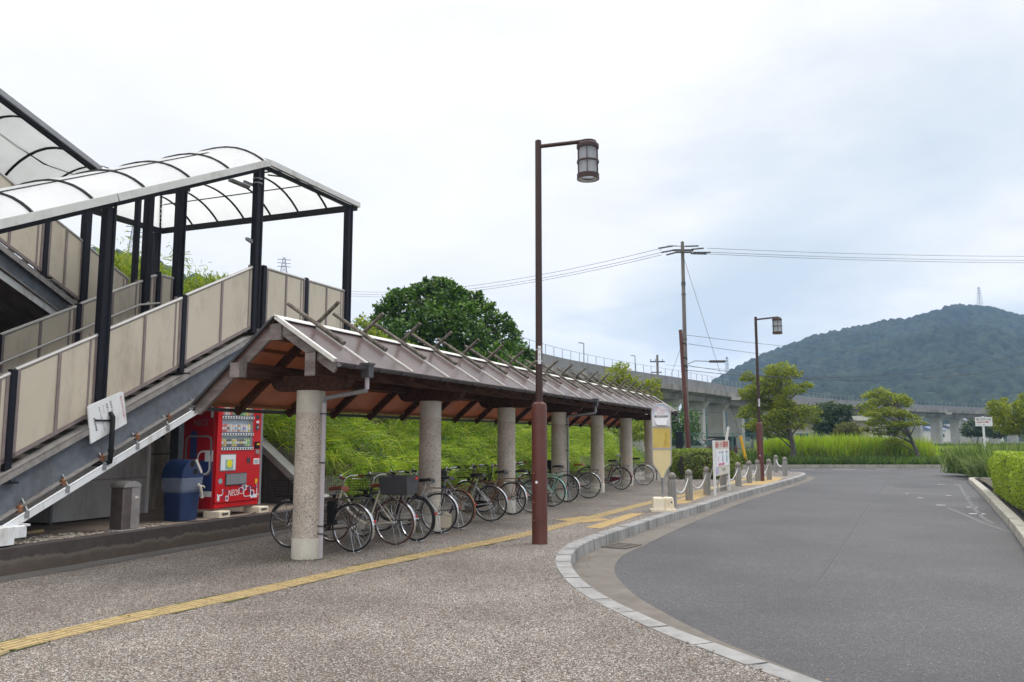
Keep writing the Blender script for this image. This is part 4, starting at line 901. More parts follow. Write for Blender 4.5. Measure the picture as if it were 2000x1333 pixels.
# left side face graphics (plane x = 0, seen from the left)
text('NEOS', .15, M_GRY, vm, (-.003, .36, 1.53), (R(90), 0, R(-90)), shear=.15, sx=.8)
def sring(cy, cz, a, b, r, th, dx, mat, arc=(0, 1)): return rring(cy, cz, a, b, r, th, -dx, mat, pl='yz', arc=arc)
def splate(y0, z0, y1, z1, mat, dx=.001): return MB().box((-dx-.002, y0, z0), (-dx, y1, z1)).build('graphic', mat, vm)
splate(.075, .4, .34, .92, M_BLUE); splate(.075, .33, .34, .42, M_WH2, .0015); splate(.075, .9, .24, 1.08, M_WH2, .0015); splate(.42, .95, .56, 1.4, M_BLUE, .0008)
sring(.38, 1.0, .28, .33, .1, .035, .004, M_GRY); sring(.26, .88, .14, .2, .12, .03, .0055, M_WH2); splate(.1, 1.62, .15, 1.85, M_WH2)
fb = MB()
for x in (.06, w-.1):
    b_ = MB().bbox((x-.1, -.14, 0), (x+.16, .2, .105), .01).build('foot_block', M_CREAM, vm); MB().box((x-.04, -.146, .045), (x+.1, -.139, .075)).build('block_slot', M_GRYD, b_)
    MB().lathe([(.02, .1), (.02, zb+.01)], (x, .1, 0), 8).build('levelling_foot', M_GRY, vm)
MB().tube([(w-.03, .2, .09), (w+.1, .1, .012), (.2, -.45, .012), (-.2, -.2, .012), (-.5, -.3, .012), (-.8, .1, .012)], .008, 5).build('power_cable', M_BLK, vm)
# blue recycling bin with a clear bag
bb_ = thing('recycling_bin', 'dark blue plastic recycling bin with round holes and a clear bag tucked under its lid', 'bin', TS(-3.02, .88, PZ), ROTD); bb_.scale = (.88, .88, .95)
def taper(m, z0, z1, a0, a1, b0, b1, r=.05, n=5, cap=(1, 1)):
    def lp(a, b, z):
        P = []
        for sx, sy, t0 in ((1, 1, 0), (-1, 1, 90), (-1, -1, 180), (1, -1, 270)):
            for i in range(n+1): t = R(t0+90*i/n); P.append((sx*(a-r)+r*math.cos(t), sy*(b-r)+r*math.sin(t), z))
        return P
    A, B = lp(a0, b0, z0), lp(a1, b1, z1); q = len(A); F = [(i, (i+1) % q, q+(i+1) % q, q+i) for i in range(q)]
    if cap[0]: F.append(tuple(reversed(range(q))))
    if cap[1]: F.append(tuple(range(q, 2*q)))
    return m.add(A+B, F)
taper(MB(), 0, .66, .21, .255, .19, .235).build('bin_body', M_BIN, bb_, True)
ld = MB(); n_ = 14
prv = [(.265*math.cos(math.pi*i/n_), .66+.34*math.sin(math.pi*i/n_)) for i in range(n_+1)]
ld.ext([(x, -.235, z) for x, z in prv], (0, .47, 0)).build('bin_lid', M_BIN, bb_, True)
for x, z in ((-.02, .93), (.06, .80)):
    MB().lathe([(.05, -.006), (.05, 0)], (x, -.236, z), 16, 'y').build('bin_hole', M_BLK, bb_); rr_ = MB().lathe([(.062, -.004), (.062, 0)], (x, -.2355, z), 16, 'y').build('hole_ring', M_GRYD, bb_)
MB().ext([(.04, -.24, .99), (.09, -.24, 1.0), (.24, -.24, .78), (.2, -.24, .76)], (0, .012, 0)).build('lid_sticker', M_BRDT, bb_)
bg_ = MB(); taper(bg_, .50, .70, .262, .272, .24, .252, cap=(0, 0)); taper(bg_, .46, .5, .245, .262, .222, .24, cap=(0, 0)); bg_.build('bin_bag', M_BAG, bb_, True)
MB().tube([(.12, -.25, .58), (.14, -.29, .55), (.15, -.3, .48), (.19, -.285, .42), (.2, -.28, .36)], [.03, .022, .026, .02, .03], 7).tube([(.14, -.28, .55), (.2, -.29, .56), (.26, -.27, .53)], [.02, .012, .02], 6).build('bag_knot', M_BRDT, bb_, True)
# small steel ash bin
sb = thing('steel_ash_bin', 'short brushed steel bin with a rounded top standing alone on the platform edge', 'bin', TS(-2.72, -.5, PZ), ROTD)
MB().box((-.24, -.17, 0), (.22, .17, .02)).build('base_slab', M_CONC, sb)
MB().bbox((-.15, -.12, .02), (.15, .12, .60), .012).build('bin_body', M_STLD, sb)
MB().box((-.005, -.1225, .03), (.148, -.1205, .595)).build('front_panel', M_STL, sb)
n_ = 12; pr_ = [(.155*math.cos(math.pi*i/n_), .60+.085*math.sin(math.pi*i/n_)) for i in range(n_+1)]
MB().ext([(x, -.13, z) for x, z in pr_], (0, .26, 0)).build('rounded_top', M_STL, sb, True)
MB().box((.05, -.126, .44), (.11, -.123, .47)).build('label_plate', M_BRDT, sb)
# planks, stones left on the platform
tag_ = thing('yellow_pole', 'yellow painted pole lying on the platform behind the white gutter box', 'pole', TS(-3.25, -1.75, PZ+.05), ROTD)
MB().tube([(-.5, 0, 0), (.45, .05, 0)], .022, 8).build('pole', M_YEL, tag_, True); MB().box((-.5, .02, -.05), (.3, .12, -.015)).build('plank', M_DARKC, tag_)
gv = MB()
for i in range(420):
    t, s = random.uniform(-3.1, -2.6), random.uniform(-2.2, .3); s = s if random.random() < .5 else random.uniform(-2.2, -1.0); r_ = random.uniform(.008, .03)
    c = TS(t, s, PZ); gv.lathe([(r_*.6, 0), (r_, r_*.5), (r_*.5, r_*.9)], (c.x, c.y, c.z-.003), 5)
gv.build('gravel', M_GRAV, kind='stuff')
# ================================================================== LAMP POSTS
def lamp_post(x, y, label, h=6.31):
    o = thing('lamp_post', label, 'lamp post', (x, y, 0), 0, 'maroon lamp posts with cage lanterns')
    MB().lathe([(.118, -.02), (.118, 2.06), (.105, 2.11), (.062, 2.13), (.058, 2.14)], n=24).build('base_column', M_BROWN, o, True)
    MB().lathe([(.055, 2.13), (.05, h), (.03, h+.015)], n=20).build('pole', M_BROWND, o, True)  # upper pole given the darker maroon to look backlit
    MB().tube([(.03, 0, h-.09), (.72, -.02, h-.015), (.83, -.02, h+.0)], .032, 10).build('arm', M_BROWND, o, True)
    lx, lz = .79, h-.62
    MB().lathe([(.10, .56), (.135, .57), (.14, .6), (.10, .615), (.02, .62)], (lx, -.02, lz), 24).lathe([(.178, .49), (.178, .545), (.14, .575)], (lx, -.02, lz), 24).build('lantern_cap', M_BROWND, o, True)
    cg = MB()
    for z, z2 in ((-.02, .06), (.25, .28)):
        cg.lathe([(.163, z), (.178, z), (.178, z2), (.163, z2), (.163, z)], (lx, -.02, lz), 28, cap=False)
    for k in range(6):
        a = R(20+60*k); cg.beam((lx+.171*math.cos(a), -.02+.171*math.sin(a), lz), (lx+.171*math.cos(a), -.02+.171*math.sin(a), lz+.52), .022, .014)
    cg.build('lantern_cage', M_BROWND, o, True)
    MB().lathe([(.14, .03), (.14, .51)], (lx, -.02, lz), 24, cap=False).build('frosted_glass', M_FROST, o, True)
    MB().lathe([(.1, .0), (.16, -.015), (.16, 0)], (lx, -.02, lz), 24, cap=False).build('lantern_reflector', M_BRD, o, True); MB().lathe([(.03, .3), (.05, .4), (.03, .5)], (lx, -.02, lz), 12).build('bulb', M_BRD, o, True)
    MB().box((-.02, -.064, 2.72), (.03, -.05, 3.0)).build('number_plate', M_BRD, o); bn = MB().lathe([(.057, 2.76), (.057, 2.775)], n=16).lathe([(.057, 2.94), (.057, 2.955)], n=16).build('plate_band', M_ALU, o)
    MB().lathe([(.02, -.124), (.02, -.115)], (-.05, .008, .92), 12, 'y').build('round_sticker', M_BRD, o)
    for z in (.35, .62, 1.05): MB().lathe([(.012, -.128), (.012, -.1)], (-.09, .02, z), 8, 'y').build('bolt', M_RUST, o)
    for i, ch in enumerate('No'+('1' if y < 20 else '2')): text(ch, .06, M_INK, o, (.005, -.0645, 2.95-.08*i), (R(90), 0, 0))
    return o
lamp_post(.42, 12.66, 'tall maroon lamp post standing close on the pavement in front of the bicycle shelter')
lamp_post(9.12, 30.36, 'distant maroon lamp post standing among the chained bollards', 6.06)
# ================================================================== BUS STOP
p = G(1295, 999); bs = thing('bus_stop_sign', 'round topped bus stop sign with faded timetable and stained yellow panels on a cream block', 'bus stop sign', (p.x, p.y, 0), R(-4))
bz = MB(); taper(bz, .0, .05, .27, .27, .17, .17, .02); taper(bz, .05, .27, .235, .215, .14, .125, .02); taper(bz, .27, .3, .215, .2, .125, .11, .02); bz.build('base_block', M_CREAM, bs)
MB().lathe([(.02, 0), (.02, .004)], (.17, -.14, .2), 8, 'y').build('block_hole', M_GRYD, bs)
MB().lathe([(.024, .28), (.024, .62)], n=12).lathe([(.034, .60), (.034, .72)], n=12).build('post', M_GRY, bs, True)
hw_, zb_, zt_ = .215, .98, 2.34; zc_ = zt_-hw_
def outline(w):
    P = [(-.035*1, .70), (-.05, .78), (-w*.55, .9), (-w*.92, 1.0), (-w, 1.1)]
    P += [(w*math.cos(a), zc_+w*math.sin(a)) for a in [math.pi-math.pi*i/18 for i in range(19)]]
    return P+[(w, 1.1), (w*.92, 1.0), (w*.55, .9), (.05, .78), (.035, .70)]
MB().tube([(x, -.0, z) for x, z in outline(hw_-.012)], .016, 8).build('frame', M_ALU, bs, True)
def panel_cut(z0, z1, w):
    P = [(x, z) for x, z in outline(w)]; Q = []
    m = len(P)
    for i in range(m):
        a, b = P[i], P[(i+1) % m]
        ina, inb = z0 <= a[1] <= z1, z0 <= b[1] <= z1
        if ina: Q.append(a)
        ks = sorted((zq-a[1])/(b[1]-a[1]) for zq in (z0, z1) if abs(b[1]-a[1]) > 1e-6 and 0 < (zq-a[1])/(b[1]-a[1]) < 1)
        for k in ks: Q.append((a[0]+(b[0]-a[0])*k, a[1]+(b[1]-a[1])*k))
    return Q
for z0, z1, m, nm in ((.72, 1.33, M_SIGNC, 'lower_panel'), (1.36, 1.80, M_SIGNY, 'middle_panel'), (1.84, 2.33, M_BRD, 'top_panel')):
    MB().ext([(x, -.008, z) for x, z in panel_cut(z0, z1, hw_-.02)], (0, .016, 0)).build(nm, m, bs)
for z in (1.345, 1.82): MB().box((-hw_+.015, -.014, z-.022), (hw_-.015, .014, z+.022)).build('cross_bar', M_ALU, bs)
rg = MB(); a_ = [R(-12+204*i/20) for i in range(21)]
rg.add([(r_*math.cos(a), -.0095, zc_+r_*math.sin(a)) for a in a_ for r_ in (.155, .183)], [(i*2, i*2+1, i*2+3, i*2+2) for i in range(20)]).build('blue_ring', M_SKYB, bs)
for s_, z, sz, m in (('備北バス', 2.235, .058, M_PINK), ('呉妹・矢掛方面', 2.175, .055, M_PINK), ('のりば', 2.115, .05, M_PINK), ('備中呉妹駅', 2.045, .062, M_INK), ('時刻表', 1.995, .04, M_PINK)): text(s_, sz, m, bs, (0, -.0105, z), (R(90), 0, 0))
MB().add([(-.16, -.011, 2.0), (.16, -.011, 2.02), (.1, -.05, 1.86), (.0, -.03, 1.848), (-.1, -.045, 1.86)], [(0, 4, 3, 2, 1)]).build('peeling_sheet', M_BRDT if 0 else M_BRD, bs)
ml = MB(); ml.add([(.01, -.0085, 1.375), (.19, -.0085, 1.375), (.185, -.0085, 1.41), (.14, -.0085, 1.43), (.12, -.0085, 1.50), (.135, -.0085, 1.60), (.12, -.0085, 1.68), (.08, -.0085, 1.72), (.06, -.0085, 1.68), (.085, -.0085, 1.60), (.05, -.0085, 1.50), (.045, -.0085, 1.43)], [tuple(range(12))]).build('rust_stain', plain('amber_water_stain', (.56, .38, .06), .45, 0, .15, 9, grime=(.62, .46, .12), gs=14), bs)
# ================================================================== BOLLARDS AND CHAINS
def bollard0(label, loc):
    o = thing('bollard', label, 'bollard', loc, R(random.uniform(-20, 20)), 'stone bollards along the kerb')
    pts = [(.1*math.cos(R(22.5+45*i)), .1*math.sin(R(22.5+45*i))) for i in range(8)]
    MB().prism(pts, -.01, .62).build('shaft', M_CONC, o)
    MB().lathe([(.07, .62), (.07, .645), (.088, .652), (.092, .68), (.086, .72), (.065, .755), (.035, .775), (.01, .78)], n=16).build('cap', M_STAIN, o, True); return o
bp = [(3.72, 19.3), (4.5, 21.12), (5.42, 23.1), (6.42, 25.2), (7.42, 27.2), (8.28, 28.95), (8.98, 30.0+.3), (9.68, 31.2), (12.05, 37.8), (11.3, 34.3)]
bl = ['stone bollard directly behind the bus stop sign', 'stone bollard second from the bus stop sign, right of its cream block', 'stone bollard at the left leg of the notice stand', 'stone bollard half hidden behind the notice stand', 'first stone bollard past the notice stand',
      'stone bollard midway between the notice stand and the far lamp post', 'stone bollard touching the left of the far lamp post', 'stone bollard just right of the far lamp post', 'outermost stone bollard at the corner by the main road', 'stone bollard of the far pair, nearer the kerb corner']
b0 = None
for (x, y), lb in zip(bp, bl):
    if b0 is None: b0 = bollard0(lb, (x, y, 0))
    else: copy_tree(b0, (x, y, 0), R(random.uniform(-20, 20)), lb)
def chain(a, b, sag, label, zt=.56):
    A, B = Vector((a[0], a[1], zt)), Vector((b[0], b[1], zt)); d = (B-A).normalized(); A += d*.1; B -= d*.1
    n = max(8, int((B-A).length*1.12/.062)); m = MB()
    for i in range(n):
        t0, t1 = i/n, (i+1.25)/n
        p, q = [A.lerp(B, t)-Vector((0, 0, sag*4*t*(1-t))) for t in (t0, t1)]
        ax = (q-p).normalized(); sd_ = ax.cross(Vector((0, 0, 1))).normalized() if i % 2 else ax.cross(Vector((0, 0, 1))).normalized().cross(ax)
        c = (p+q)/2; L = (q-p).length/2
        m.tube([c+ax*(L*math.cos(R(k*60)))+sd_*(.014*math.sin(R(k*60))) for k in range(6)], .0048, 4, closed=True)
    o = m.build('chain', M_WH2, smooth=True); o['label'] = label; o['category'] = 'chain'; o['group'] = 'white chains between the bollards'
cl_ = ['white chain hanging nearest the bus stop sign', 'white chain between the second bollard and the notice stand', None, 'white chain leaving the right edge of the notice stand', 'white chain in the middle of the row past the notice stand', 'white chain ending at the left of the far lamp post', 'white chain sagging right beside the far lamp post', None, 'white chain of the far pair of bollards']
for i, lb in enumerate(cl_):
    if lb: chain(bp[i], bp[i+1], .3 if i < 8 else .22, lb)
# ================================================================== NOTICE STAND (two legs, board facing the road)
a, b = Vector((5.58, 22.85, 0)), Vector((6.55, 25.05, 0)); L = (b-a).length; an = math.atan2(b.y-a.y, b.x-a.x)
ns = thing('notice_stand', 'white framed notice stand with red heading and printed posters beside the kerb', 'notice stand', (a.x, a.y, 0), an)
for x in (0, L): MB().bbox((x-.03, -.03, -.01), (x+.03, .03, 1.5), .005).build('leg', M_WHITE, ns)
MB().beam((.1, .3, 0), (.2, .03, .9), .03, .03).build('prop', M_ALU, ns); MB().beam((L-.5, .3, 0), (L-.4, .03, .9), .03, .03).build('prop', M_ALU, ns)
MB().box((.03, -.01, .16), (L-.03, .012, .2)).build('cross_bar', M_ALU, ns)
MB().box((.03, -.022, .52), (L-.03, -.006, 1.5)).build('board', M_BRDT, ns); MB().box((.1, -.027, .78), (L-.08, -.0225, 1.24)).build('poster', M_BRD, ns)
text('自転車・バイク盗難多発中', .2, M_TRED, ns, (L/2, -.024, 1.37), (R(90), 0, 0), sx=.92, ext=.002)
for x, s_ in ((.72, 'ツーロック'), (1.25, '鍵かけよう'), (1.95, '防犯登録')): text(s_, .085, M_INKF, ns, (x, -.029, 1.16), (R(90), 0, 0), sx=.9)
for i, ch in enumerate('かぎかけ'): text(ch, .1, M_PINK, ns, (.22, -.029, 1.14-.1*i), (R(90), 0, 0))
MB().box((.55, -.031, .80), (1.5, -.0285, .86)).build('magenta_band', M_MAG, ns); text('玉島警察署', .05, M_BRD, ns, (1.0, -.033, .83), (R(90), 0, 0))
MB().lathe([(.13, -.031), (.13, -.0285)], (1.95, 0, .98), 14, 'y').build('round_print', M_TEAL, ns)
MB().ext([(1.2, -.031, .88), (1.32, -.031, .88), (1.3, -.031, 1.1), (1.24, -.031, 1.12)], (0, .002, 0)).build('figure_print', M_BLUE, ns)
MB().ext([(.5, -.031, .9), (.6, -.031, .9), (.58, -.031, 1.05), (.52, -.031, 1.06)], (0, .002, 0)).build('figure_print', M_PINK, ns)
text('きちんと駐輪', .1, M_INKF, ns, (1.35, -.024, .66), (R(90), 0, 0)); MB().ext([(.15, -.026, .56), (.5, -.026, .58), (.55, -.026, .7), (.3, -.026, .76), (.13, -.026, .7)], (0, .003, 0)).build('lilac_print', M_LIL, ns)
# white pipe leaning behind
wp = thing('white_pipe', 'short white pipe standing tilted behind the notice stand', 'pipe', G(1408, 935), 0)
MB().tube([(0, 0, 0), (.35, 0, 2.0)], .05, 8).build('pipe', M_WHITE, wp, True)
# direction sign on the island
p = G(1921, 900); Y_ = 36.5; c = D(1920, 824, Y_); c2 = D(1920, 880, Y_)
dsn = thing('direction_sign', 'white direction sign with black characters and a red arrow above the pampas grass', 'sign', (c.x, c.y, -.04), R(-3))
zc2 = c.z+.04; MB().lathe([(.045, 0), (.045, zc2+.24)], n=10).build('post', M_WHITE, dsn, True)
MB().box((-.37, -.065, zc2-.2), (.37, -.048, zc2+.2)).build('sign_plate', M_WHITE, dsn)
text('毘沙門天立像', .108, M_INK, dsn, (0, -.067, zc2+.09), (R(90), 0, 0), ext=.001); text('尾崎へ', .05, M_INK, dsn, (.0, -.067, zc2-.14), (R(90), 0, 0))
MB().ext([(-.3, -.066, zc2-.045), (.1, -.066, zc2-.03), (.1, -.066, zc2-.06), (.27, -.066, zc2-.015), (.1, -.066, zc2+.02), (.1, -.066, zc2-.0), (-.3, -.066, zc2-.015)], (0, -.002, 0)).build('red_arrow', M_TRED, dsn)
# ================================================================== BICYCLES
RWH = .335; WB = 1.08
def wheel_meshes():
    rim = MB().lathe([(.300, -.012), (.314, -.013), (.314, .013), (.300, .012), (.297, 0), (.300, -.012)], n=36, axis='y', cap=False).lathe([(.018, -.045), (.026, -.04), (.016, -.03), (.016, .03), (.026, .04), (.018, .045)], n=10, axis='y')
    ty = MB().tube([(.319*math.cos(R(i*10)), 0, .319*math.sin(R(i*10))) for i in range(36)], .018, 6, closed=True)
    sp = MB()
    for i in range(28):
        a = R(i*360/28); b = a+R(55 if i % 2 else -55); y = .032 if i % 4 < 2 else -.032
        sp.tube([(.022*math.cos(b), y, .022*math.sin(b)), (.3*math.cos(a), 0, .3*math.sin(a))], .0016, 3, cap=False)
    return rim, ty, sp
WM = {}
def wheel(par, x, tyre):
    if not WM:
        rim, ty, sp = wheel_meshes(); WM['r'], WM['t'], WM['s'] = rim, ty, sp
    key = tyre.name
    if key not in WM:
        a = WM['r'].build('wheel', M_CHR, None, True); b = WM['t'].build('tyre', tyre, None, True); c = WM['s'].build('spokes', M_SPK); WM[key] = (a.data, b.data, c.data)
        for o in (a, b, c): bpy.data.objects.remove(o)
    d = WM[key]; o = bpy.data.objects.new('wheel', d[0]); COL.objects.link(o); o.parent = par; o.location = (x, 0, RWH); o.rotation_euler = (0, random.uniform(0, 6), 0)
    for nm, dt in (('tyre', d[1]), ('spokes', d[2])): q = bpy.data.objects.new(nm, dt); COL.objects.link(q); q.parent = o
def wire_basket(par, x0, x1, w, z0, z1, mat, name='basket', fl=.03, n=9, solid=False):
    m = MB()
    def ringp(z, e): return [(x0-e*.3, -w-e, z), (x1+e, -w-e, z), (x1+e, w+e, z), (x0-e*.3, w+e, z)]
    for k in range(7):
        t = k/6; m.tube(ringp(z0+(z1-z0)*t, fl*t), .003 if 0 < k < 6 else .005, 4, closed=True)
    for i in range(n):
        t = i/(n-1)
        for q0, q1 in (((x0+(x1-x0)*t, -w, z0), (x0+(x1-x0+fl)*t, -w-fl, z1)), ((x0+(x1-x0)*t, w, z0), (x0+(x1-x0+fl)*t, w+fl, z1)), ((x1, -w+2*w*t, z0), (x1+fl, -w-fl+(2*w+2*fl)*t, z1)), ((x0, -w+2*w*t, z0), (x0-.01, -w-fl+(2*w+2*fl)*t, z1))):
            m.tube([q0, q1], .0022, 3, cap=False)
        m.tube([(x0+(x1-x0)*t, -w, z0), (x0+(x1-x0)*t, w, z0)], .002, 3, cap=False)
    if solid:
        e = fl; A = ringp(z0+.01, 0); B = ringp(z1-.01, e*.9); m.add(A+B, [(0, 1, 5, 4), (1, 2, 6, 5), (2, 3, 7, 6), (3, 0, 4, 7), (3, 2, 1, 0)])
    return m.build(name, mat, par)
def bicycle(rear, head, label, frame, tyre=None, saddle=None, bask=None, rack=None, mud=None, rearbask=False, style=0, grips=None, lean=0., mudtip=None, extra=None, chaincase=None, stand='side', steer=0.):
    ca, sa = math.cos(head), math.sin(head)
    o = thing('bicycle', label, 'bicycle', (rear.x, rear.y, 0), head, 'bicycles parked under the shelter'); o.rotation_euler = (lean, 0, head)
    tyre = tyre or M_TYRE; saddle = saddle or M_SADB; mud = mud or M_CHR; grips = grips or M_SADB
    wheel(o, 0, tyre); wheel(o, WB, tyre)
    f = MB(); hub = (0, 0, RWH); bb = (.44, 0, .28); st_ = (.27, 0, .74); hb, ht = (.955, 0, .62), (.885, 0, .84)
    f.tube([bb, st_], .016, 8); f.tube([hb, ht], .02, 8)
    if style == 0:
        f.tube([(.95, 0, .64), (.80, 0, .50), (.62, 0, .36), bb], .018, 8); f.tube([(.90, 0, .80), (.75, 0, .60), (.60, 0, .47), (.38, 0, .43)], .014, 8)
    elif style == 1:
        f.tube([(.95, 0, .66), bb], .02, 8); f.tube([(.90, 0, .79), (.36, 0, .50)], .016, 8)
    else:
        f.tube([(.94, 0, .68), (.78, 0, .42), (.62, 0, .31), bb], .026, 8)
    for y in (-.055, .055):
        f.tube([(.44, y*.6, .28), (.1, y, .33), (0, y, RWH)], .009, 6); f.tube([(.29, y*.3, .66), (.22, y, .6), (0, y, RWH)], .008, 6)
        f.tube([(.965, y*.5, .6), (.985, y*1.05, .56), (1.05, y*1.05, .38), (WB, y, RWH)], .01, 6)
    f.build('frame', frame, o, True)
    for x, a0, a1 in ((0, R(-5) if 0 else R(35), R(205)), (WB, R(20), R(150))):
        g = MB().arc((x, 0, RWH), .345, a0, a1, .024, .012, 20)
        for y in (-.05, .05): g.tube([(x, y, RWH), (x+.352*math.cos(a1-R(12)), y*.5, RWH+.352*math.sin(a1-R(12)))] if x == 0 else [(x, y, RWH), (x+.352*math.cos(a0+R(10)), y*.5, RWH+.352*math.sin(a0+R(10)))], .0025, 4)
        g.build('mudguard', mud, o, True)
    m = MB(); sx = .24; zs_ = .86
    prf = [(-.13, .085, .0), (-.11, .10, .025), (-.05, .095, .03), (.02, .05, .02), (.09, .028, .018), (.14, .02, .01), (.15, .012, -.005)]
    V = []; F = []
    for x, w_, dz in prf:
        for k in range(8): a = R(k*45); V.append((sx+x, w_*math.cos(a), zs_+dz+(.022 if math.sin(a) > 0 else .035)*math.sin(a)))
    for i in range(6):
        for k in range(8): F.append((i*8+k, i*8+(k+1) % 8, (i+1)*8+(k+1) % 8, (i+1)*8+k))
    F += [tuple(reversed(range(8))), tuple(range(48, 56))]
    sd_o = m.add(V, F).build('saddle', saddle, o, True); MB().tube([st_, (.245, 0, .83)], .012, 8).tube([(.16, .04, .82), (.2, .035, .81), (.3, .02, .815)], .005, 5).tube([(.16, -.04, .82), (.2, -.035, .81), (.3, -.02, .815)], .005, 5).build('seat_post', M_CHR, o, True)
    h = MB(); ht2 = (.865, 0, .93); h.tube([ht, ht2], .012, 8)
    for y in (-1, 1): h.tube([(.87, 0, .93), (.885, y*.07, .965), (.86, y*.17, 1.0), (.78, y*.255, 1.0), (.70, y*.27, .985)], .011, 7)
    for y in (-1, 1): h.tube([(.84, y*.19, .985), (.86, y*.22, .95), (.79, y*.27, .945), (.73, y*.285, .935)], .0055, 5)
    h.lathe([(.012, 0), (.028, .008), (.02, .03), (.004, .036)], (.85, .13, 1.01), 10)
    hb_o = h.build('handlebar', M_CHR, o, True)
    for y in (-1, 1): MB().tube([(.77, y*.258, .999), (.69, y*.272, .983)], .017, 8).build('grip', grips, hb_o, True)
    MB().tube([(.865, .03, .95), (.93, .05, .80), (.97, .03, .62)], .004, 4).tube([(.85, -.06, .98), (.94, -.06, .82), (.9, -.02, .6)], .004, 4).tube([(.82, .2, .98), (.95, .12, .88), (.95, .03, .7)], .0035, 4).build('brake_cable', M_BLK, o, True)
    c = MB(); c.lathe([(.085, -.045), (.085, -.04)], bb, 20, 'y'); c.tube([(.44, -.06, .28), (.56, -.07, .18)], .009, 6).tube([(.44, .06, .28), (.32, .07, .38)], .009, 6); cr = c.build('crank', M_CHR, o, True)
    for x, y, z in ((.56, -.12, .18), (.32, .12, .38)): MB().box((x-.045, y-.04, z-.01), (x+.045, y+.04, z+.01)).build('pedal', M_BLK, cr)
    if chaincase is not None: MB().ext([(-.06, -.052, .31), (-.06, -.052, .37), (.1, -.052, .385), (.42, -.052, .385), (.54, -.052, .33), (.54, -.052, .23), (.45, -.052, .18), (.1, -.052, .29)], (0, -.012, 0)).build('chain_case', chaincase, o)
    else: MB().box((-.02, -.05, .37), (.46, -.044, .373)).box((-.02, -.05, .29), (.46, -.044, .293)).lathe([(.04, -.05), (.04, -.044)], hub, 14, 'y').build('chain', M_BLK, o)
    if rack is not None:
        r = MB(); z = .745
        for y in (-.07, -.025, .025, .07): r.tube([(.16, y, z), (-.28, y, z)], .005, 5)
        for x in (.14, -.05, -.27): r.tube([(x, -.07, z), (x, .07, z)], .005, 5)
        for y in (-.06, .06): r.tube([(-.12, y*1.1, z), (0, y, RWH)], .006, 5).tube([(-.26, y*1.1, z), (-.24, y*1.1, z-.05), (0, y, RWH)], .005, 5).tube([(.16, y, z), (.27, y*.3, .66)], .005, 5)
        r.build('rear_rack', rack, o, True)
    MB().lathe([(.017, 0), (.017, .015)], (-.372, 0, .43), 12, 'x').build('reflector', M_RFL, o)
    if stand == 'side':
        MB().tube([(0, .07, RWH), (-.06, .09, .12), (-.09, .1, .004)], .005, 5).tube([(0, -.07, RWH), (-.06, -.09, .12), (-.09, -.1, .004), (-.09, .1, .004)], .005, 5).build('stand', M_CHR, o, True)
    else: MB().tube([(.02, .07, RWH-.03), (-.02, .12, .004), (-.02, -.12, .004), (.02, -.07, RWH-.03)], .008, 5).build('stand', M_DPIPE, o, True)
    MB().lathe([(.018, 0), (.032, .02), (.032, .05)], (1.0, .0, .70) if bask else (1.02, 0, .66), 10, 'x').build('front_lamp', M_BLK, o, True)
    if bask is not None:
        wire_basket(o, .97, 1.24, .15, .74, .98, bask[0], solid=bask[1])
        MB().tube([(.97, .04, .76), (.91, .02, .80)], .006, 5).tube([(1.1, .05, .74), (1.08, .055, .40)], .004, 5).tube([(1.1, -.05, .74), (1.08, -.055, .40)], .004, 5).build('basket_stay', M_CHR, o, True)
    if rearbask:
        wire_basket(o, -.30, .13, .17, .76, 1.02, M_GRYD, 'rear_basket', .03, 12, True); MB().box((-.342, -.1, .97), (-.333, -.03, 1.0)).build('basket_reflector', M_RFL, o)
    if extra == 'battery': MB().bbox((.28, -.05, .36), (.40, .05, .70), .01).build('battery', M_BLK, o); MB().box((.30, -.054, .40), (.36, -.0505, .6)).build('battery_label', M_BRD, o)
    if extra == 'lock': MB().tube([(.3, 0, .72), (.2, .05, .70), (.16, .05, .55), (.25, .0, .52), (.3, -.04, .6), (.3, 0, .72)], .012, 6).build('lock_cable', M_BLUE, o, True)
    if extra == 'guard': MB().ext([(-.2, -.06, .1), (.0, -.06, .08), (.0, -.06, .3), (-.1, -.06, .36), (-.2, -.06, .3)], (0, -.004, 0)).build('skirt_guard', M_CREAM, o)
    return o
HD = math.atan2(-nn.y, -nn.x)
def rp(px, py): return G(px, py)
FB = lambda n_, c: plain('bike_'+n_, c, .3, 0, .05)
F_DK = FB('dark_brown', (.035, .018, .016)); F_CR = FB('cream', (.62, .58, .48)); F_SV = FB('silver', (.42, .43, .44)); F_BK = FB('black', (.015, .015, .02)); F_MT = FB('mint', (.28, .55, .47)); F_MR = FB('maroon', (.12, .008, .02)); F_NV = FB('navy', (.02, .03, .08)); F_BR = FB('bronze', (.10, .05, .035))
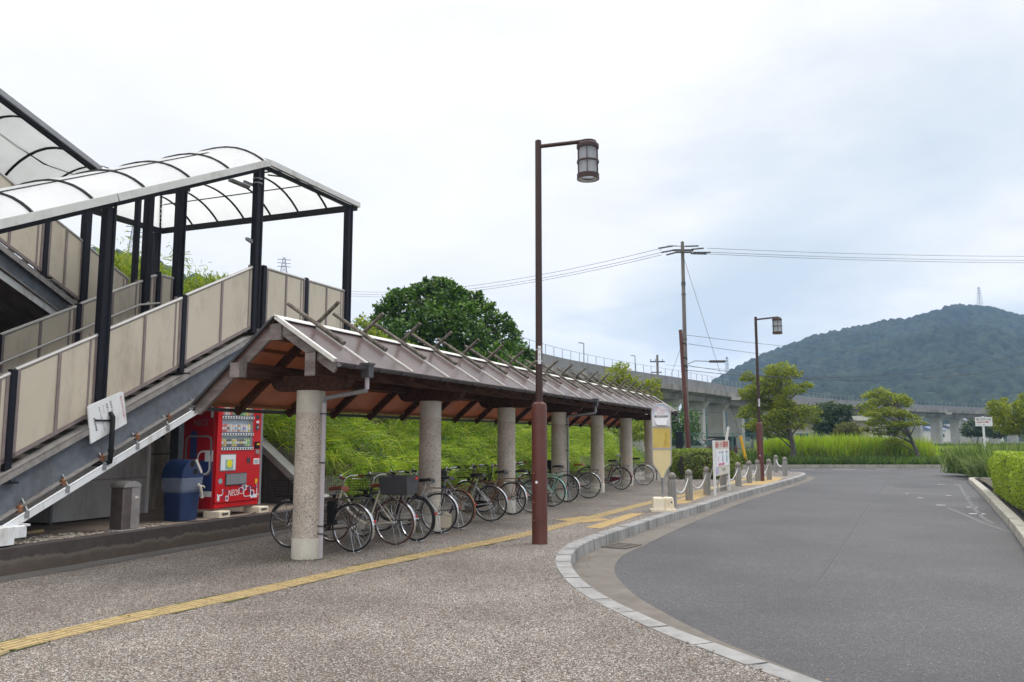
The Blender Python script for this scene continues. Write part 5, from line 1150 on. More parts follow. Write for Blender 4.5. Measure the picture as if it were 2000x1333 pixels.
bk = [((688, 1078), 0, dict(label='dark brown electric bicycle with brown saddle, nearest the first pillar', frame=F_DK, saddle=M_SADR, rack=M_DPIPE, bask=(M_BLK, 0), grips=M_SADR, extra='battery', style=1, mud=M_CHR)),
 ((770, 1065), 2, dict(label='cream bicycle with brown tyres and a black rear basket', frame=F_CR, tyre=M_TYREB, saddle=M_SADR, grips=M_SADR, bask=(M_ALU, 0), rack=M_CHR, rearbask=True)),
 ((812, 1057), -8, dict(label='dark bicycle squeezed behind the cream one beside the second pillar', frame=F_BK, bask=(M_BLK, 0), style=2, mud=M_BLK)),
 ((857, 1042), 4, dict(label='silver bicycle with a pale guard plate, rear wheel in front of the second pillar', frame=F_SV, bask=(M_ALU, 0), rack=M_CHR, extra='guard', style=1)),
 ((893, 1033), -3, dict(label='navy bicycle with a blue lock cable, just right of the second pillar', frame=F_NV, bask=(M_ALU, 0), rack=M_RUST, extra='lock', mud=M_RUST)),
 ((958, 1019), 5, dict(label='silver bicycle with a dark front basket and rusty rack left of the third pillar', frame=F_SV, bask=(M_SADB, 1), rack=M_RUST, style=0, chaincase=M_BLK)),
 ((1000, 1006), -5, dict(label='bronze bicycle with a rusty rack in front of the third pillar', frame=F_BR, bask=(M_BLK, 0), rack=M_RUST, style=1)),
 ((1040, 1002), 12, dict(label='black bicycle standing behind the near lamp post', frame=F_BK, bask=(M_BLK, 0), mud=M_BLK, style=2, grips=M_SADR)),
 ((1078, 990), 3, dict(label='mint green bicycle with mint rack and mudguards', frame=F_MT, bask=(M_ALU, 0), rack=F_MT, mud=F_MT, grips=M_SADR)),
 ((1107, 981), -4, dict(label='brown bicycle with a rusty mudguard just right of the mint green one', frame=F_BR, bask=(M_BLK, 0), rack=M_DPIPE, style=1)),
 ((1150, 974), 6, dict(label='black bicycle with a tan saddle left of the fifth pillar', frame=F_BK, saddle=plain('tan_saddle', (.26, .09, .02), .5), rack=M_DPIPE, bask=(M_BLK, 1), style=1)),
 ((1213, 957), -3, dict(label='maroon bicycle with a full chain case between the fifth and sixth pillars', frame=F_MR, mud=F_MR, rack=M_DPIPE, chaincase=F_MR, style=2, stand='centre', bask=(M_ALU, 0))),
 ((1258, 948), 8, dict(label='silver bicycle standing farthest along the shelter, by the sixth pillar', frame=F_SV, rack=M_CHR, style=1))]
for (px, py), da, kw in bk:
    g = rp(px, py); bicycle(g, HD+R(da), lean=R(random.uniform(-3, 3)), **kw)
# ================================================================== EMBANKMENT AND PLANTS
def crest(s): return 3.3+max(0, min(1, (13-s)/9))*2.6
def bankz(t, s):
    x = max(0, -2.6-t); c = crest(s); w_ = c/.62
    return .28+(c-.28)*(1-(1-min(1, x/w_))**1.25)+.12*math.sin(s*.9+t)*min(1, x)
ts_ = [-2.6-i*.45 for i in range(32)]; ss_ = [4.3+i*.6 for i in range(45)]
V = []; F = []
for s in ss_:
    for t in ts_: p = TS(t, s, bankz(t, s)); V.append(tuple(p))
n = len(ts_)
for j in range(len(ss_)-1):
    for i in range(n-1): F.append((j*n+i, j*n+i+1, (j+1)*n+i+1, (j+1)*n+i))
MB().add(V, F).build('embankment', M_DIRT, kind='structure')
V = []; F = []; ss2 = [-14+i*1.2 for i in range(16)]; ts2 = [-9.6-i for i in range(12)]
for s in ss2:
    for t in ts2: V.append(tuple(TS(t, s, .3+min(5.6, (-9.4-t)*1.0))))
for j in range(15):
    for i in range(11): F.append((j*12+i, j*12+i+1, (j+1)*12+i+1, (j+1)*12+i))
MB().add(V, F).build('embankment', M_DIRT, kind='structure')
def bankpts(n, s0, s1, t0, t1, pw=1.):
    s = RNG.uniform(s0, s1, n); t = t0+(t1-t0)*RNG.uniform(0, 1, n)**pw
    P = np.array([tuple(TS(a, b, bankz(a, b))) for a, b in zip(t, s)]); return P, t, s
out = np.array(nn)
def stuff(o, label, cat):
    o['label'] = label; o['category'] = cat; o['kind'] = 'stuff'; return o
# drooping fern-like growth in tufts
Vs, Fs, k = [], [], 0
P, t, s = bankpts(1500, 4.4, 30, -2.62, -8.6, 1.3)
P[:, 2] += RNG.uniform(0, .55, len(P))
NB = 60
B = np.repeat(P, NB, 0)+RNG.normal(0, .13, (len(P)*NB, 3))*np.array([1, 1, .7])
hd = RNG.uniform(0, 2*math.pi, len(P)); tuft = np.stack([np.cos(hd)*.7+out[0]*.9, np.sin(hd)*.7+out[1]*.9, np.full(len(P), .45)], 1)
Dr = np.repeat(tuft, NB, 0)+RNG.normal(0, .33, (len(B), 3)); L = RNG.uniform(.22, .72, len(B))
V, F = blades(B, Dr, L, .014, .8)
stuff(fast('bank_growth', V, F, L_FERN), 'bright green drooping ferny growth covering the bank behind the bicycles', 'undergrowth')
# small leafy creepers with darker leaves in patches
P, t, s = bankpts(800, 4.4, 31, -2.6, -8, 1.2)
sel = np.array([noise.noise((a*.5, b*.5, 3.)) > .12 for a, b in zip(t, s)]); P = P[sel]
C = np.repeat(P, 60, 0)+RNG.normal(0, .2, (len(P)*60, 3))+np.array([.1, -.05, .36])
V, F = leaves(C, .075, (.5, -.4, .8)); stuff(fast('creeper', V, F, L_DARK), 'darker broad leaved creepers in patches on the bank behind the shelter', 'creeper')
# bamboo grass along the top of the bank
P, t, s = bankpts(1500, 6.0, 30, -5.2, -10.5, .8); hh = RNG.uniform(.3, 1.15, len(P))*(1+.8*(s < 12))
C = np.repeat(P, 36, 0); u = RNG.uniform(.1, 1, len(C)); C = C+RNG.normal(0, .16, C.shape)*np.array([1, 1, .3]); C[:, 2] += u*np.repeat(hh, 36)
Dr = RNG.normal(0, .6, C.shape)+np.array([.2, -.2, .5]); V, F = blades(C, Dr, RNG.uniform(.1, .28, len(C)), .022, .5)
stuff(fast('bamboo_grass', V, F, L_BAM), 'yellow green bamboo grass along the top of the bank', 'bamboo grass')
# reeds and shrubs seen past the stairs
C = []; 
for i in range(420):
    px = random.uniform(190, 480); b_ = D(px, 560, random.uniform(19, 25)); top = np.interp(px, [190, 230, 300, 350, 400, 440, 480], [478, 486, 505, 545, 525, 535, 545])
    zt_ = 1.6+(854-top)/1600*b_.y*random.uniform(.82, 1.0); 
    n_ = 110 if px < 340 else 55
    q = RNG.normal(0, .22, (n_, 3)); q[:, 2] = RNG.uniform(0, 1, n_)**.8*(zt_-3.6); q[:, :2] *= (1.25-q[:, 2:3]/max(.5, zt_-3.6)); C.append(q+np.array([b_.x, b_.y, 3.6]))
C = np.concatenate(C); m_ = len(C)
V, F = blades(C, RNG.normal(0, .5, C.shape)+np.array([0, 0, .8]), RNG.uniform(.12, .34, m_), .026, .4)
stuff(fast('roadside_reeds', V, F, L_BAM), 'yellow green reeds and bushes showing between the stair posts', 'reeds')
# ---- trees
def tree(name, label, cat, base, blobs, leafsize, mat, nper, trunk_r=.12, group=None, limbs=True, spread=.9, droop=0., tmat=None, fill=.55):
    """trunk with tapered limbs to every leaf clump; blobs = (centre, radii)"""
    o = thing(name, label, cat, tuple(base), 0, group)
    b = Vector(base); tr = MB(); cs = [Vector(c)-b for c, r in blobs]
    zmin = min(c.z for c in cs); fork = Vector((0, 0, max(.3, zmin*.45)))
    tr.tube([(0, 0, -.2), (random.uniform(-.05, .05), 0, fork.z*.5), fork], [trunk_r*1.3, trunk_r, trunk_r*.85], 10)
    top = max(c.z for c in cs); mx_ = sum((c.x for c in cs))/len(cs)
    ld_ = [fork, Vector((mx_*.35+.05, .05, fork.z+(top-fork.z)*.35)), Vector((mx_*.6, -.05, fork.z+(top-fork.z)*.65)), Vector((mx_*.8, 0, top*.97))]
    tr.tube(ld_, [trunk_r*.8, trunk_r*.6, trunk_r*.38, trunk_r*.1], 8)
    for c in cs:
        t_ = max(0., min(.9, (c.z-fork.z)/(top-fork.z+.01)-.22)); k_ = min(2, int(t_*3)); st0 = ld_[k_].lerp(ld_[k_+1], t_*3-k_)
        m1 = st0.lerp(c, .55)+Vector((random.uniform(-.1, .1), random.uniform(-.1, .1), .06*abs(c.x-st0.x))); tr.tube([st0, m1, c], [trunk_r*.3, trunk_r*.17, trunk_r*.05], 5)
    tr.build('trunk', tmat or M_BARK, o, True)
    Cs = []
    for (c, r), cc in zip(blobs, cs):
        vol = r[0]*r[1]*r[2]; n_ = int(nper*(vol**.62)); d = nrm(RNG.normal(0, 1, (n_, 3))); rad = RNG.uniform(fill, 1.08, (n_, 1))**.7
        sub = 1+.28*np.array([[noise.noise((q[0]*2.6+cc.x, q[1]*2.6+cc.y, q[2]*2.6+cc.z))] for q in d])*2
        p = d*rad*sub*np.array(r)+np.array(cc); p[:, 2] -= droop*np.abs(d[:, 0])*r[2]; Cs.append(p)
    C = np.concatenate(Cs); V, F = leaves(C, leafsize, (0, -.25, .9), spread)
    fast('crown', V, F, mat, o); return o
def blobset(pxs, Y, jit=.5):
    """(px, py, rx px, ry px[, dy]) measured clumps to world blobs"""
    out_ = []
    for q in pxs:
        y = Y+(q[4] if len(q) > 4 else random.uniform(-jit, jit)); c = D(q[0], q[1], y); k_ = y/1600; out_.append((c, (q[2]*k_, min(q[2], q[3]*1.6)*k_, q[3]*k_)))
    return out_
big = [(790, 605, 40, 30), (835, 585, 40, 30), (875, 588, 36, 30), (910, 610, 34, 28), (850, 630, 55, 40, -1), (905, 650, 50, 40, -1), (950, 655, 36, 32), (985, 690, 34, 30), (930, 700, 60, 38, -1), (800, 650, 48, 34, -1), (760, 640, 28, 26), (1005, 720, 34, 22, -.6), (970, 725, 50, 26, -1), (870, 700, 60, 34, -1.2)]
for (x, y, r_) in ((730, 640, 11), (738, 622, 13), (748, 604, 14), (764, 590, 15), (776, 576, 13), (795, 574, 16), (812, 568, 13), (828, 560, 12), (846, 563, 14), (853, 548, 9), (866, 552, 13), (880, 556, 11), (893, 568, 15), (915, 582, 14), (932, 578, 10), (940, 596, 15), (958, 598, 10), (966, 618, 16), (985, 622, 9), (990, 640, 15), (1008, 655, 11), (1005, 672, 16), (1022, 684, 12), (1034, 700, 13), (1040, 716, 10), (742, 660, 14), (830, 545, 5), (1000, 632, 6), (722, 652, 6)):
    big.append((x+random.uniform(-3, 3), y+random.uniform(-3, 3), r_*1.25, r_))
big = [b_ if len(b_) == 5 else b_+(random.uniform(-1.2, 1.2),) for b_ in big]
bc = blobset(big, 26.5); bb0 = D(880, 854, 27); tree('broadleaf_tree', 'large dark green broadleaf tree rising behind the shelter roof', 'tree', (bb0.x, bb0.y, 2.0), bc, .155, L_DARK, 2500, .16, droop=.1, fill=.35)
for k_, (lb, pts_, Y_) in enumerate((('yellow green bush on the bank between the landing post and the big tree', [(705, 650, 26, 26), (730, 665, 30, 24), (690, 675, 24, 26), (755, 680, 30, 20), (712, 628, 12, 14)], 23),
    ('yellow green bush low in front of the big tree above the shelter ridge', [(790, 690, 34, 18), (825, 705, 30, 14), (765, 675, 20, 14), (850, 715, 22, 12)], 22.5))):
    q = blobset(pts_, Y_); b0_ = D(pts_[0][0], 854, Y_); tree('bank_bush', lb, 'bush', (b0_.x, Y_, 1.6), q, .11, L_BAM, 2600, .04, 'bushes on the bank')
t2 = [(1205, 735, 26, 20), (1225, 745, 24, 18), (1195, 750, 20, 16), (1213, 718, 16, 12), (1240, 752, 12, 12)]
q = blobset(t2, 36); b0_ = D(1212, 854, 36); tree('young_tree', 'yellow green young tree showing over the middle of the shelter roof', 'tree', (b0_.x, b0_.y, 0), q, .13, L_LIME, 1700, .07, 'young trees behind the shelter')
t3 = [(1268, 760, 22, 18), (1282, 775, 14, 16), (1262, 780, 18, 14), (1278, 748, 14, 10)]
q = blobset(t3, 36); b0_ = D(1270, 854, 36); tree('young_tree', 'yellow green young tree at the far end of the shelter roof', 'tree', (b0_.x, b0_.y, 0), q, .13, L_LIME, 1700, .07, 'young trees behind the shelter')
t4 = [(1525, 720, 34, 12), (1510, 735, 22, 12), (1545, 728, 20, 10), (1460, 735, 14, 10), (1465, 765, 22, 14), (1500, 765, 38, 18), (1550, 760, 24, 9), (1575, 752, 14, 6), (1490, 790, 36, 14), (1465, 805, 26, 12), (1540, 805, 34, 12), (1575, 800, 26, 10), (1500, 825, 40, 16), (1545, 828, 30, 11), (1580, 818, 22, 8), (1515, 845, 28, 10), (1530, 750, 24, 14), (1475, 828, 20, 9)]
t4 += [(random.gauss(1520, 34), random.uniform(745, 842), random.uniform(14, 24), random.uniform(9, 15)) for _ in range(8)]
q = blobset(t4, 50.5, 1.2); b0_ = G(1516, 905, -.09); tree('zelkova_tree', 'taller yellow green layered tree directly right of the far lamp post', 'tree', (b0_.x, 50.5, -.09), q, .15, L_LIME, 2500, .2, 'layered trees across the main road', droop=.4)
t6 = [(1718, 765, 22, 8), (1735, 775, 26, 9), (1700, 772, 18, 6), (1712, 785, 26, 9), (1690, 793, 18, 6), (1755, 788, 26, 8), (1768, 780, 14, 6), (1700, 803, 24, 8), (1740, 805, 28, 9), (1765, 808, 18, 7), (1712, 822, 24, 8), (1790, 826, 24, 5), (1760, 828, 24, 6), (1725, 842, 28, 8), (1760, 845, 20, 7), (1745, 862, 16, 8), (1690, 838, 10, 5), (1785, 815, 14, 5)]
t6 += [(random.gauss(1738, 26), random.uniform(775, 852), random.uniform(10, 18), random.uniform(6, 10)) for _ in range(6)]
q = blobset(t6, 51, 1.2); b0_ = G(1750, 905, -.09); tree('zelkova_tree', 'smaller yellow green layered tree leaning in the middle of the tall grass', 'tree', (b0_.x, 51, -.09), q, .14, L_LIME, 2600, .15, 'layered trees across the main road', droop=.4)
t5 = [(1620, 800, 30, 14), (1640, 815, 26, 14), (1610, 820, 24, 14), (1632, 835, 30, 14), (1605, 838, 20, 10), (1650, 800, 16, 10)]
q = blobset(t5, 68); b0_ = D(1630, 862, 68); tree('dark_tree', 'dark green round tree beyond the tall grass between the two layered trees', 'tree', (b0_.x, 68, -.5), q, .2, L_DGRN, 2000, .2)
t5b = [(1655, 838, 24, 12), (1668, 845, 14, 10), (1640, 848, 14, 8)]
q = blobset(t5b, 64); b0_ = D(1655, 862, 64); tree('olive_bush', 'small olive bush at the foot of the dark round tree', 'bush', (b0_.x, 64, -.5), q, .17, L_OLIVE, 2200, .08)
t7 = [(1950, 800, 20, 14), (1975, 805, 24, 16), (1998, 795, 18, 16), (1965, 830, 26, 18), (1990, 835, 26, 18), (1940, 790, 10, 8), (1948, 815, 16, 12), (2020, 815, 26, 24), (1960, 782, 8, 6), (1998, 775, 8, 8), (2030, 790, 20, 14)]
q = blobset(t7, 44, .8); b0_ = G(1985, 908, -.09); tree('zelkova_tree', 'olive tinged tree at the right edge behind the pampas grass', 'tree', (b0_.x, 44, -.6), q, .13, L_LIME, 3000, .12, 'layered trees across the main road')
q = blobset([(1905, 838, 22, 14), (1925, 842, 22, 12), (1890, 843, 12, 9), (1950, 845, 20, 10)], 90); b0_ = D(1905, 866, 90); tree('dark_bush', 'dark green bush in the field behind the direction sign', 'bush', (b0_.x, 90, -.6), q, .3, L_DGRN, 1200, .1)
# trees under and behind the viaduct
for i, (x, y, rx, ry, Y, lb) in enumerate(((1352, 820, 18, 50, 118, 'dark green tree under the viaduct left of the piers'), (1470, 838, 22, 22, 128, 'dark tree under the viaduct right of the piers'), (1398, 840, 10, 40, 125, 'narrow tree between two viaduct piers'))):
    q = blobset([(x, y, rx, ry*.6), (x+rx*.4, y+ry*.4, rx, ry*.5), (x-rx*.4, y-ry*.3, rx*.8, ry*.4)], Y, 2); b0_ = D(x, 866, Y); tree('viaduct_tree', lb, 'tree', (b0_.x, Y, -.6), q, .5, L_DGRN if i else L_DARK, 260, .2, 'trees below the viaduct')
for lb, pts_, Y_, lf in (('broad green thicket behind the far pillars of the shelter', [(1180, 835, 45, 26), (1235, 838, 45, 26), (1210, 815, 35, 20), (1270, 842, 36, 22)], 50, L_BAM), ('dark green thicket between the shelter end and the utility pole', [(1300, 838, 30, 28), (1330, 842, 26, 26), (1350, 830, 18, 34), (1310, 812, 20, 20)], 62, L_DARK)):
    q = blobset(pts_, Y_, 1.5); b0_ = D(pts_[1][0], 866, Y_); tree('thicket', lb, 'thicket', (b0_.x, Y_, -.6), q, .24, lf, 900, .08, 'thickets behind the shelter')
# ---- clipped hedges
def hedge(name, label, P, z0, z1, leaf, mat, dens, bulge=.08, grp=None, core=None):
    """P: plan polygon; a shell of small leaves round a dark core"""
    c = sum((Vector(p) for p in P), Vector((0, 0)))/len(P); o = thing(name, label, 'hedge', (c.x, c.y, z0), 0, grp)
    Q = [((Vector(p)-c)*.93) for p in P]; MB().prism([(q.x, q.y) for q in Q], 0, (z1-z0)*.93).build('twigs', core or M_DIRT, o)
    Cs, Ns = [], []; m = len(P)
    for i in range(m):
        a, b = Vector(P[i])-c, Vector(P[(i+1) % m])-c; L_ = (b-a).length; nrm_ = Vector(((b-a).y, -(b-a).x))/L_; n_ = int(L_*(z1-z0)*dens)
        u = RNG.uniform(0, 1, n_); h_ = RNG.uniform(0, 1, n_)**.9; e = RNG.normal(0, .03, n_)
        for uu, hh_, ee in zip(u, h_, e):
            p = a.lerp(b, uu); bl = bulge*math.sin(math.pi*min(1, hh_))+.09*noise.noise((p.x*1.1+c.x, p.y*1.1, hh_*1.6)); edge = min(1, (1-hh_)*6); p = p*(1-.05*(1-edge)**2)
            Cs.append((p.x+nrm_.x*(bl+ee), p.y+nrm_.y*(bl+ee), hh_*(z1-z0))); Ns.append((nrm_.x, nrm_.y, .5))
    xs = [Vector(p)-c for p in P]; x0, x1 = min(p.x for p in xs), max(p.x for p in xs); y0, y1 = min(p.y for p in xs), max(p.y for p in xs); n_ = int((x1-x0)*(y1-y0)*dens)
    def inside(x, y):
        r = False
        for i in range(m):
            a, b = xs[i], xs[(i+1) % m]
            if (a.y > y) != (b.y > y) and x < (b.x-a.x)*(y-a.y)/(b.y-a.y)+a.x: r = not r
        return r
    for x, y in zip(RNG.uniform(x0, x1, n_), RNG.uniform(y0, y1, n_)):
        if inside(x, y): Cs.append((x, y, (z1-z0)+.12*noise.noise((x*.9, y*.9, 0))+random.gauss(0, .02))); Ns.append((0, 0, 1.2))
    C = np.array(Cs); Nn = np.array(Ns); V, F = leaves(C, leaf, (0, 0, 0), 1.)
    nb = nrm(Nn+RNG.normal(0, .55, Nn.shape)); a_ = nrm(np.cross(nb, RNG.normal(0, 1, nb.shape))); b_ = np.cross(nb, a_); sz = leaf*RNG.uniform(.6, 1.3, (len(C), 1))
    V = np.stack([C-a_*sz*.5, C+b_*sz*.3, C+a_*sz*.5, C-b_*sz*.3], 1).reshape(-1, 3)
    fast('foliage', V, F, mat, o); return o
hedge('clipped_hedge', 'bright yellow green clipped hedge bulging over the kerb at the right edge', [(8.9, 13.4), (16.5, 13.4), (21, 25.3), (15.1, 25.5), (14.3, 24.6)], -.03, 1.13, .055, L_HEDGE, 950, .1)
hedge('station_hedge', 'dense green hedge between the far bollards and the utility pole', [(6.5, 31.6), (8.6, 31.9), (9.6, 38.6), (7.6, 39.4)], -.03, 1.0, .11, L_HEDG2, 420, .2)
# ---- pampas clump, long grass, field
def tuftgrass(name, label, cat, B, Lr, wd, mat, lean=.45, droop=.5, kind='stuff'):
    n_ = len(B); Dr = np.stack([RNG.normal(0, lean, n_), RNG.normal(0, lean, n_), np.ones(n_)], 1); V, F = blades(B, Dr, RNG.uniform(*Lr, n_), wd, droop)
    o = fast(name, V, F, mat); o['label'] = label; o['category'] = cat
    if kind: o['kind'] = kind
    return o
C = []
for i in range(34):
    u = random.random(); cx_ = 19.3+u*1.9; cy_ = random.uniform(32.6, 35.2); n_ = 170; q = RNG.normal(0, .2, (n_, 3)); q[:, 2] = 0; C.append(q+np.array([cx_, cy_, -.05]))
C = np.concatenate(C); tuftgrass('pampas_clump', 'dark dense pampas clump at the tip of the small island', 'grass clump', C, (.9, 1.75), .022, L_PAMP, .38, .55, None)
C = []
for i in range(120):
    cx_ = random.uniform(20.3, 27.5); cy_ = random.uniform(33.2, 38.5); n_ = 110; q = RNG.normal(0, .25, (n_, 3)); q[:, 2] = 0; C.append(q+np.array([cx_, cy_, -.05]))
tuftgrass('pampas_grass', 'tall silvery pampas grass filling the small island behind the hedge', 'grass', np.concatenate(C), (1.1, 2.05), .024, L_PAMP, .3, .35)
def field(n_, x0, x1, y0, y1, z=-.09): return np.stack([RNG.uniform(x0, x1, n_), RNG.uniform(y0, y1, n_), np.full(n_, z)], 1)
tuftgrass('tall_grass', 'tall bright green grass beyond the main road', 'grass', np.concatenate([field(20000, 17.5, 25, 52, 56.5), field(9000, 16, 26.5, 51.6, 54), field(1500, 17, 24, 52, 56)*np.array([1, 1, 1])+np.array([0, 0, .35])]), (1.0, 2.2), .05, L_GRASS, .16, .28)
tuftgrass('tall_grass', 'lower bright green grass to the right of the leaning tree', 'grass', field(38000, 25, 56, 51, 62), (.35, 1.0), .05, L_GRASS, .3, .3)
tuftgrass('weeds', 'dark low weeds along the far kerb', 'weeds', np.concatenate([field(30000, 14, 38, 48.5, 52), field(5000, 8, 22, 48.5, 50)]), (.25, 1.0), .045, L_WEED, .45, .5)
tuftgrass('weeds', 'pale dry grass drooping over the right end of the far kerb', 'weeds', field(15000, 34, 50, 48.5, 53), (.4, 1.15), .04, L_RICE, .5, .7)
tuftgrass('field_grass', 'distant yellow green rice field beyond the tall grass', 'field', field(36000, 28, 90, 62, 92), (.5, 1.0), .12, L_RICE, .15, .2)
tuftgrass('field_grass', 'dark green strip of grass at the foot of the viaduct piers', 'field', field(12000, 60, 130, 96, 125), (.5, 1.0), .25, L_WEED, .15, .2)
tuftgrass('weeds', 'grass verge between the fence and the main road left of the layered tree', 'weeds', field(24000, 8, 19, 49, 60), (.15, .4), .05, L_GRASS, .4, .4)
tuftgrass('weeds', 'weeds growing out of the base of the green mesh fence', 'weeds', field(5000, 17, 34, 59, 61.4), (.5, 1.3), .08, L_WEED, .3, .4)
# fallen leaves and grit collecting along edges
C = []
for _ in range(520): C.append(tuple(TS(random.uniform(-2.35, -1.7)+abs(random.gauss(0, .25)), random.uniform(-8, 22), .008)))
for k_ in range(7):
    for _ in range(45): C.append(tuple(TS(random.gauss(.05, .3), k_*STEP+random.gauss(0, .35), .006)))
for p in offset(KPc, -.12)[::1]:
    for _ in range(3): C.append((p.x+random.gauss(0, .12), p.y+random.gauss(0, .12), .012))
for p in offset(KPc, .34)[::1]:
    for _ in range(3): C.append((p.x+random.gauss(0, .08), p.y+random.gauss(0, .12), ZR+.012))
for _ in range(260): C.append((random.uniform(-4, 1), random.uniform(4, 16), .006))
V, F = leaves(np.array(C), .034, (0, 0, 1), .18); stuff(fast('leaf_litter', V, F, m_leaf('dry_leaf', [(.14, .07, .03), (.09, .05, .025), (.2, .13, .06), (.06, .045, .03)], .1)), 'small dry brown leaves scattered on the pavement and in the gutter', 'fallen leaves')
# moss and weeds at the pillar feet, thickened to stand in for contact shade
C = np.concatenate([np.array([tuple(TS(random.gauss(0, .22), s_*STEP+random.gauss(-.1, .25), .0)) for _ in range(170)]) for s_ in range(5)])
tuftgrass('moss', 'tiny weeds round the feet of the pillars, thickened as contact shade', 'weeds', C, (.015, .06), .007, L_WEED, .6, .4)
# ================================================================== VIADUCT
vp = catmull([(-8, 30, 0), (-2.5, 50, 0), (1.7, 68, 0), (10.2, 85, 0), (25.6, 108, 0), (41.5, 133, 0), (71, 168, 0), (116, 204, 0), (172, 238, 0), (240, 262, 0)], 10)
vp = [p for p in vp if p.y > 60]; vps = resample(vp, 2.0)
via = thing('railway_viaduct', 'long concrete railway viaduct on broad piers curving across to the right', 'viaduct', (vps[0].x, vps[0].y, 0), 0); OFF[via.name] = (vps[0].x, vps[0].y, 0)
def ribbon(path, prof_, name, mat, par=via):
    m = MB(); n_ = len(prof_)
    offs = [offset(path, o_) for o_, z in prof_]
    for i in range(len(path)):
        for (o_, z), P in zip(prof_, offs): m.v.append((P[i].x, P[i].y, z))
    for i in range(len(path)-1):
        for j in range(n_): m.f.append((i*n_+j, (i+1)*n_+j, (i+1)*n_+(j+1) % n_, i*n_+(j+1) % n_))
    m.f.append(tuple(range(n_))); m.f.append(tuple((len(path)-1)*n_+j for j in reversed(range(n_)))); return m.build(name, mat, par)
VT = 8.9
ribbon(vps, [(0, 7.3), (0, 7.95), (-5.2, 7.95), (-5.2, 7.3), (-4.2, 6.95), (-4.0, 6.3), (-1.2, 6.3), (-1.0, 6.95)], 'deck', M_DECK)
ribbon(vps, [(-.42, 7.95), (-.42, VT), (-.62, VT), (-.62, 7.95)], 'parapet', M_PARA); ribbon(vps, [(-4.7, 7.95), (-4.7, VT), (-4.9, VT), (-4.9, 7.95)], 'parapet', M_PARA)
rl = MB(); rp_ = offset(vps, -.5)
for a, b in zip(rp_, rp_[1:]):
    for z in (VT+.88, VT+.02): rl.beam((a.x, a.y, z), (b.x, b.y, z), .03, .03)
for p in rp_: rl.box((p.x-.025, p.y-.025, VT), (p.x+.025, p.y+.025, VT+.88))
rl.build('railing', M_GRY, via)
acc = 0; seg = resample(vp, 9.5); 
def pier(c, tdir):
    sN = Vector((tdir.y, -tdir.x, 0)); ce = c-sN*2.6; w_ = 1.15; m = MB()
    def P(x, y, z): q = ce+sN*x+tdir*y; return (q.x, q.y, z)
    y0 = .6
    m.ext([P(x, -y0, z) for x, z in ((-w_, -.6), (w_, -.6), (w_, 5.4), (w_+.75, 6.32), (-w_-.75, 6.32), (-w_, 5.4))], tdir*(2*y0))
    o_ = m.build('pier', M_PIER, via); MB().ext([P(x, -y0-.02, z) for x, z in ((-w_, 5.1), (w_, 5.1), (w_, 5.16), (-w_, 5.16))], tdir*.03).build('joint_line', M_STAIN, o_)
for i in range(1, len(seg)-1):
    tdir = (seg[i+1]-seg[i-1]).normalized(); pier(seg[i], tdir)
for i in (3, 7, 12, 18):
    p = seg[i]; MB().box((p.x-.5, p.y-.6, 6.9), (p.x+.9, p.y+.6, 7.32)).build('bracket', M_PIER, via)
for j, (px, Y, zt_) in enumerate(((1142, 76, 10.3), (1243, 92, 10.7))):
    p = D(px, 854, Y); ll = thing('platform_light', ['thin white platform lamp on the viaduct left of the round green tree tops', 'thin white platform lamp on the viaduct behind the round green tree tops'][j], 'lamp', (p.x, p.y, 8.0), 0, 'platform lamps on the viaduct'); MB().tube([(0, 0, -.05), (0, 0, zt_-8.0)], .05, 6).tube([(0, 0, zt_-8.0), (-.5, 0, zt_-7.95)], .05, 5).build('post', M_GRY, ll)
# ================================================================== UTILITY POLES, WIRES
up = thing('utility_pole', 'tall concrete utility pole with insulators on its crossarms behind the hedge', 'utility pole', (8.75, 41.2, 0), 0)
MB().lathe([(.13, -.05), (.085, 11.55), (.02, 11.6)], n=16).build('pole', M_POLE, up, True)
MB().box((-.5, -.05, 11.08), (.55, .05, 11.16)).box((-.42, -.3, 10.92), (.42, -.2, 10.99)).tube([(-.85, 0, 11.3), (-.4, 0, 11.35), (.1, 0, 11.3)], .02, 5).tube([(-1.2, 0, 11.1), (-.7, 0, 11.4), (-.3, .0, 11.3)], .01, 4).build('crossarm', M_GRYD, up)
for x0, x1, z0, z1 in ((-.45, -1.1, 11.1, 10.98), (-.35, -.85, 10.98, 10.85), (-.5, -1.25, 11.32, 11.2), (.45, 1.05, 11.14, 11.2), (.5, 1.4, 10.98, 10.98), (.4, 1.2, 10.92, 10.9), (.1, .8, 11.3, 11.32)):
    ii = MB(); a, b = Vector((x0, -.1, z0)), Vector((x1, -.1, z1))
    n_ = 7; pts = [a.lerp(b, k/(n_*2)) for k in range(n_*2+1)]; ii.tube(pts, [.025 if k % 2 else .055 for k in range(n_*2+1)], 8); ii.build('insulator', M_INS, up, True)
for z in (9.4, 9.3, 8.8, 6.5, 4.9, 4.0): MB().lathe([(.125, z), (.125, z+.04)], n=12).build('band', M_GRYD, up)
MB().tube([(.1, 0, 5.25), (.5, 0, 5.42), (1.0, 0, 5.4), (1.3, -.05, 5.38)], .02, 6).box((1.22, -.12, 5.33), (2.0, .06, 5.44)).build('street_light', M_DPIPE, up)
MB().box((-.08, -.21, 2.35), (.05, -.185, 2.65)).build('number_plate', M_BRD, up); MB().box((-.08, -.21, 2.72), (.04, -.185, 2.85)).build('warning_plate', M_YELP, up)
br = thing('brown_pole', 'slim rust brown pole leaning slightly left of the utility pole', 'pole', (8.45, 39.3, 0), 0)
MB().tube([(.0, 0, -.05), (-.30, 0, 6.75)], [.13, .085], 12).build('pole', M_BROWN, br, True)
fx = MB()
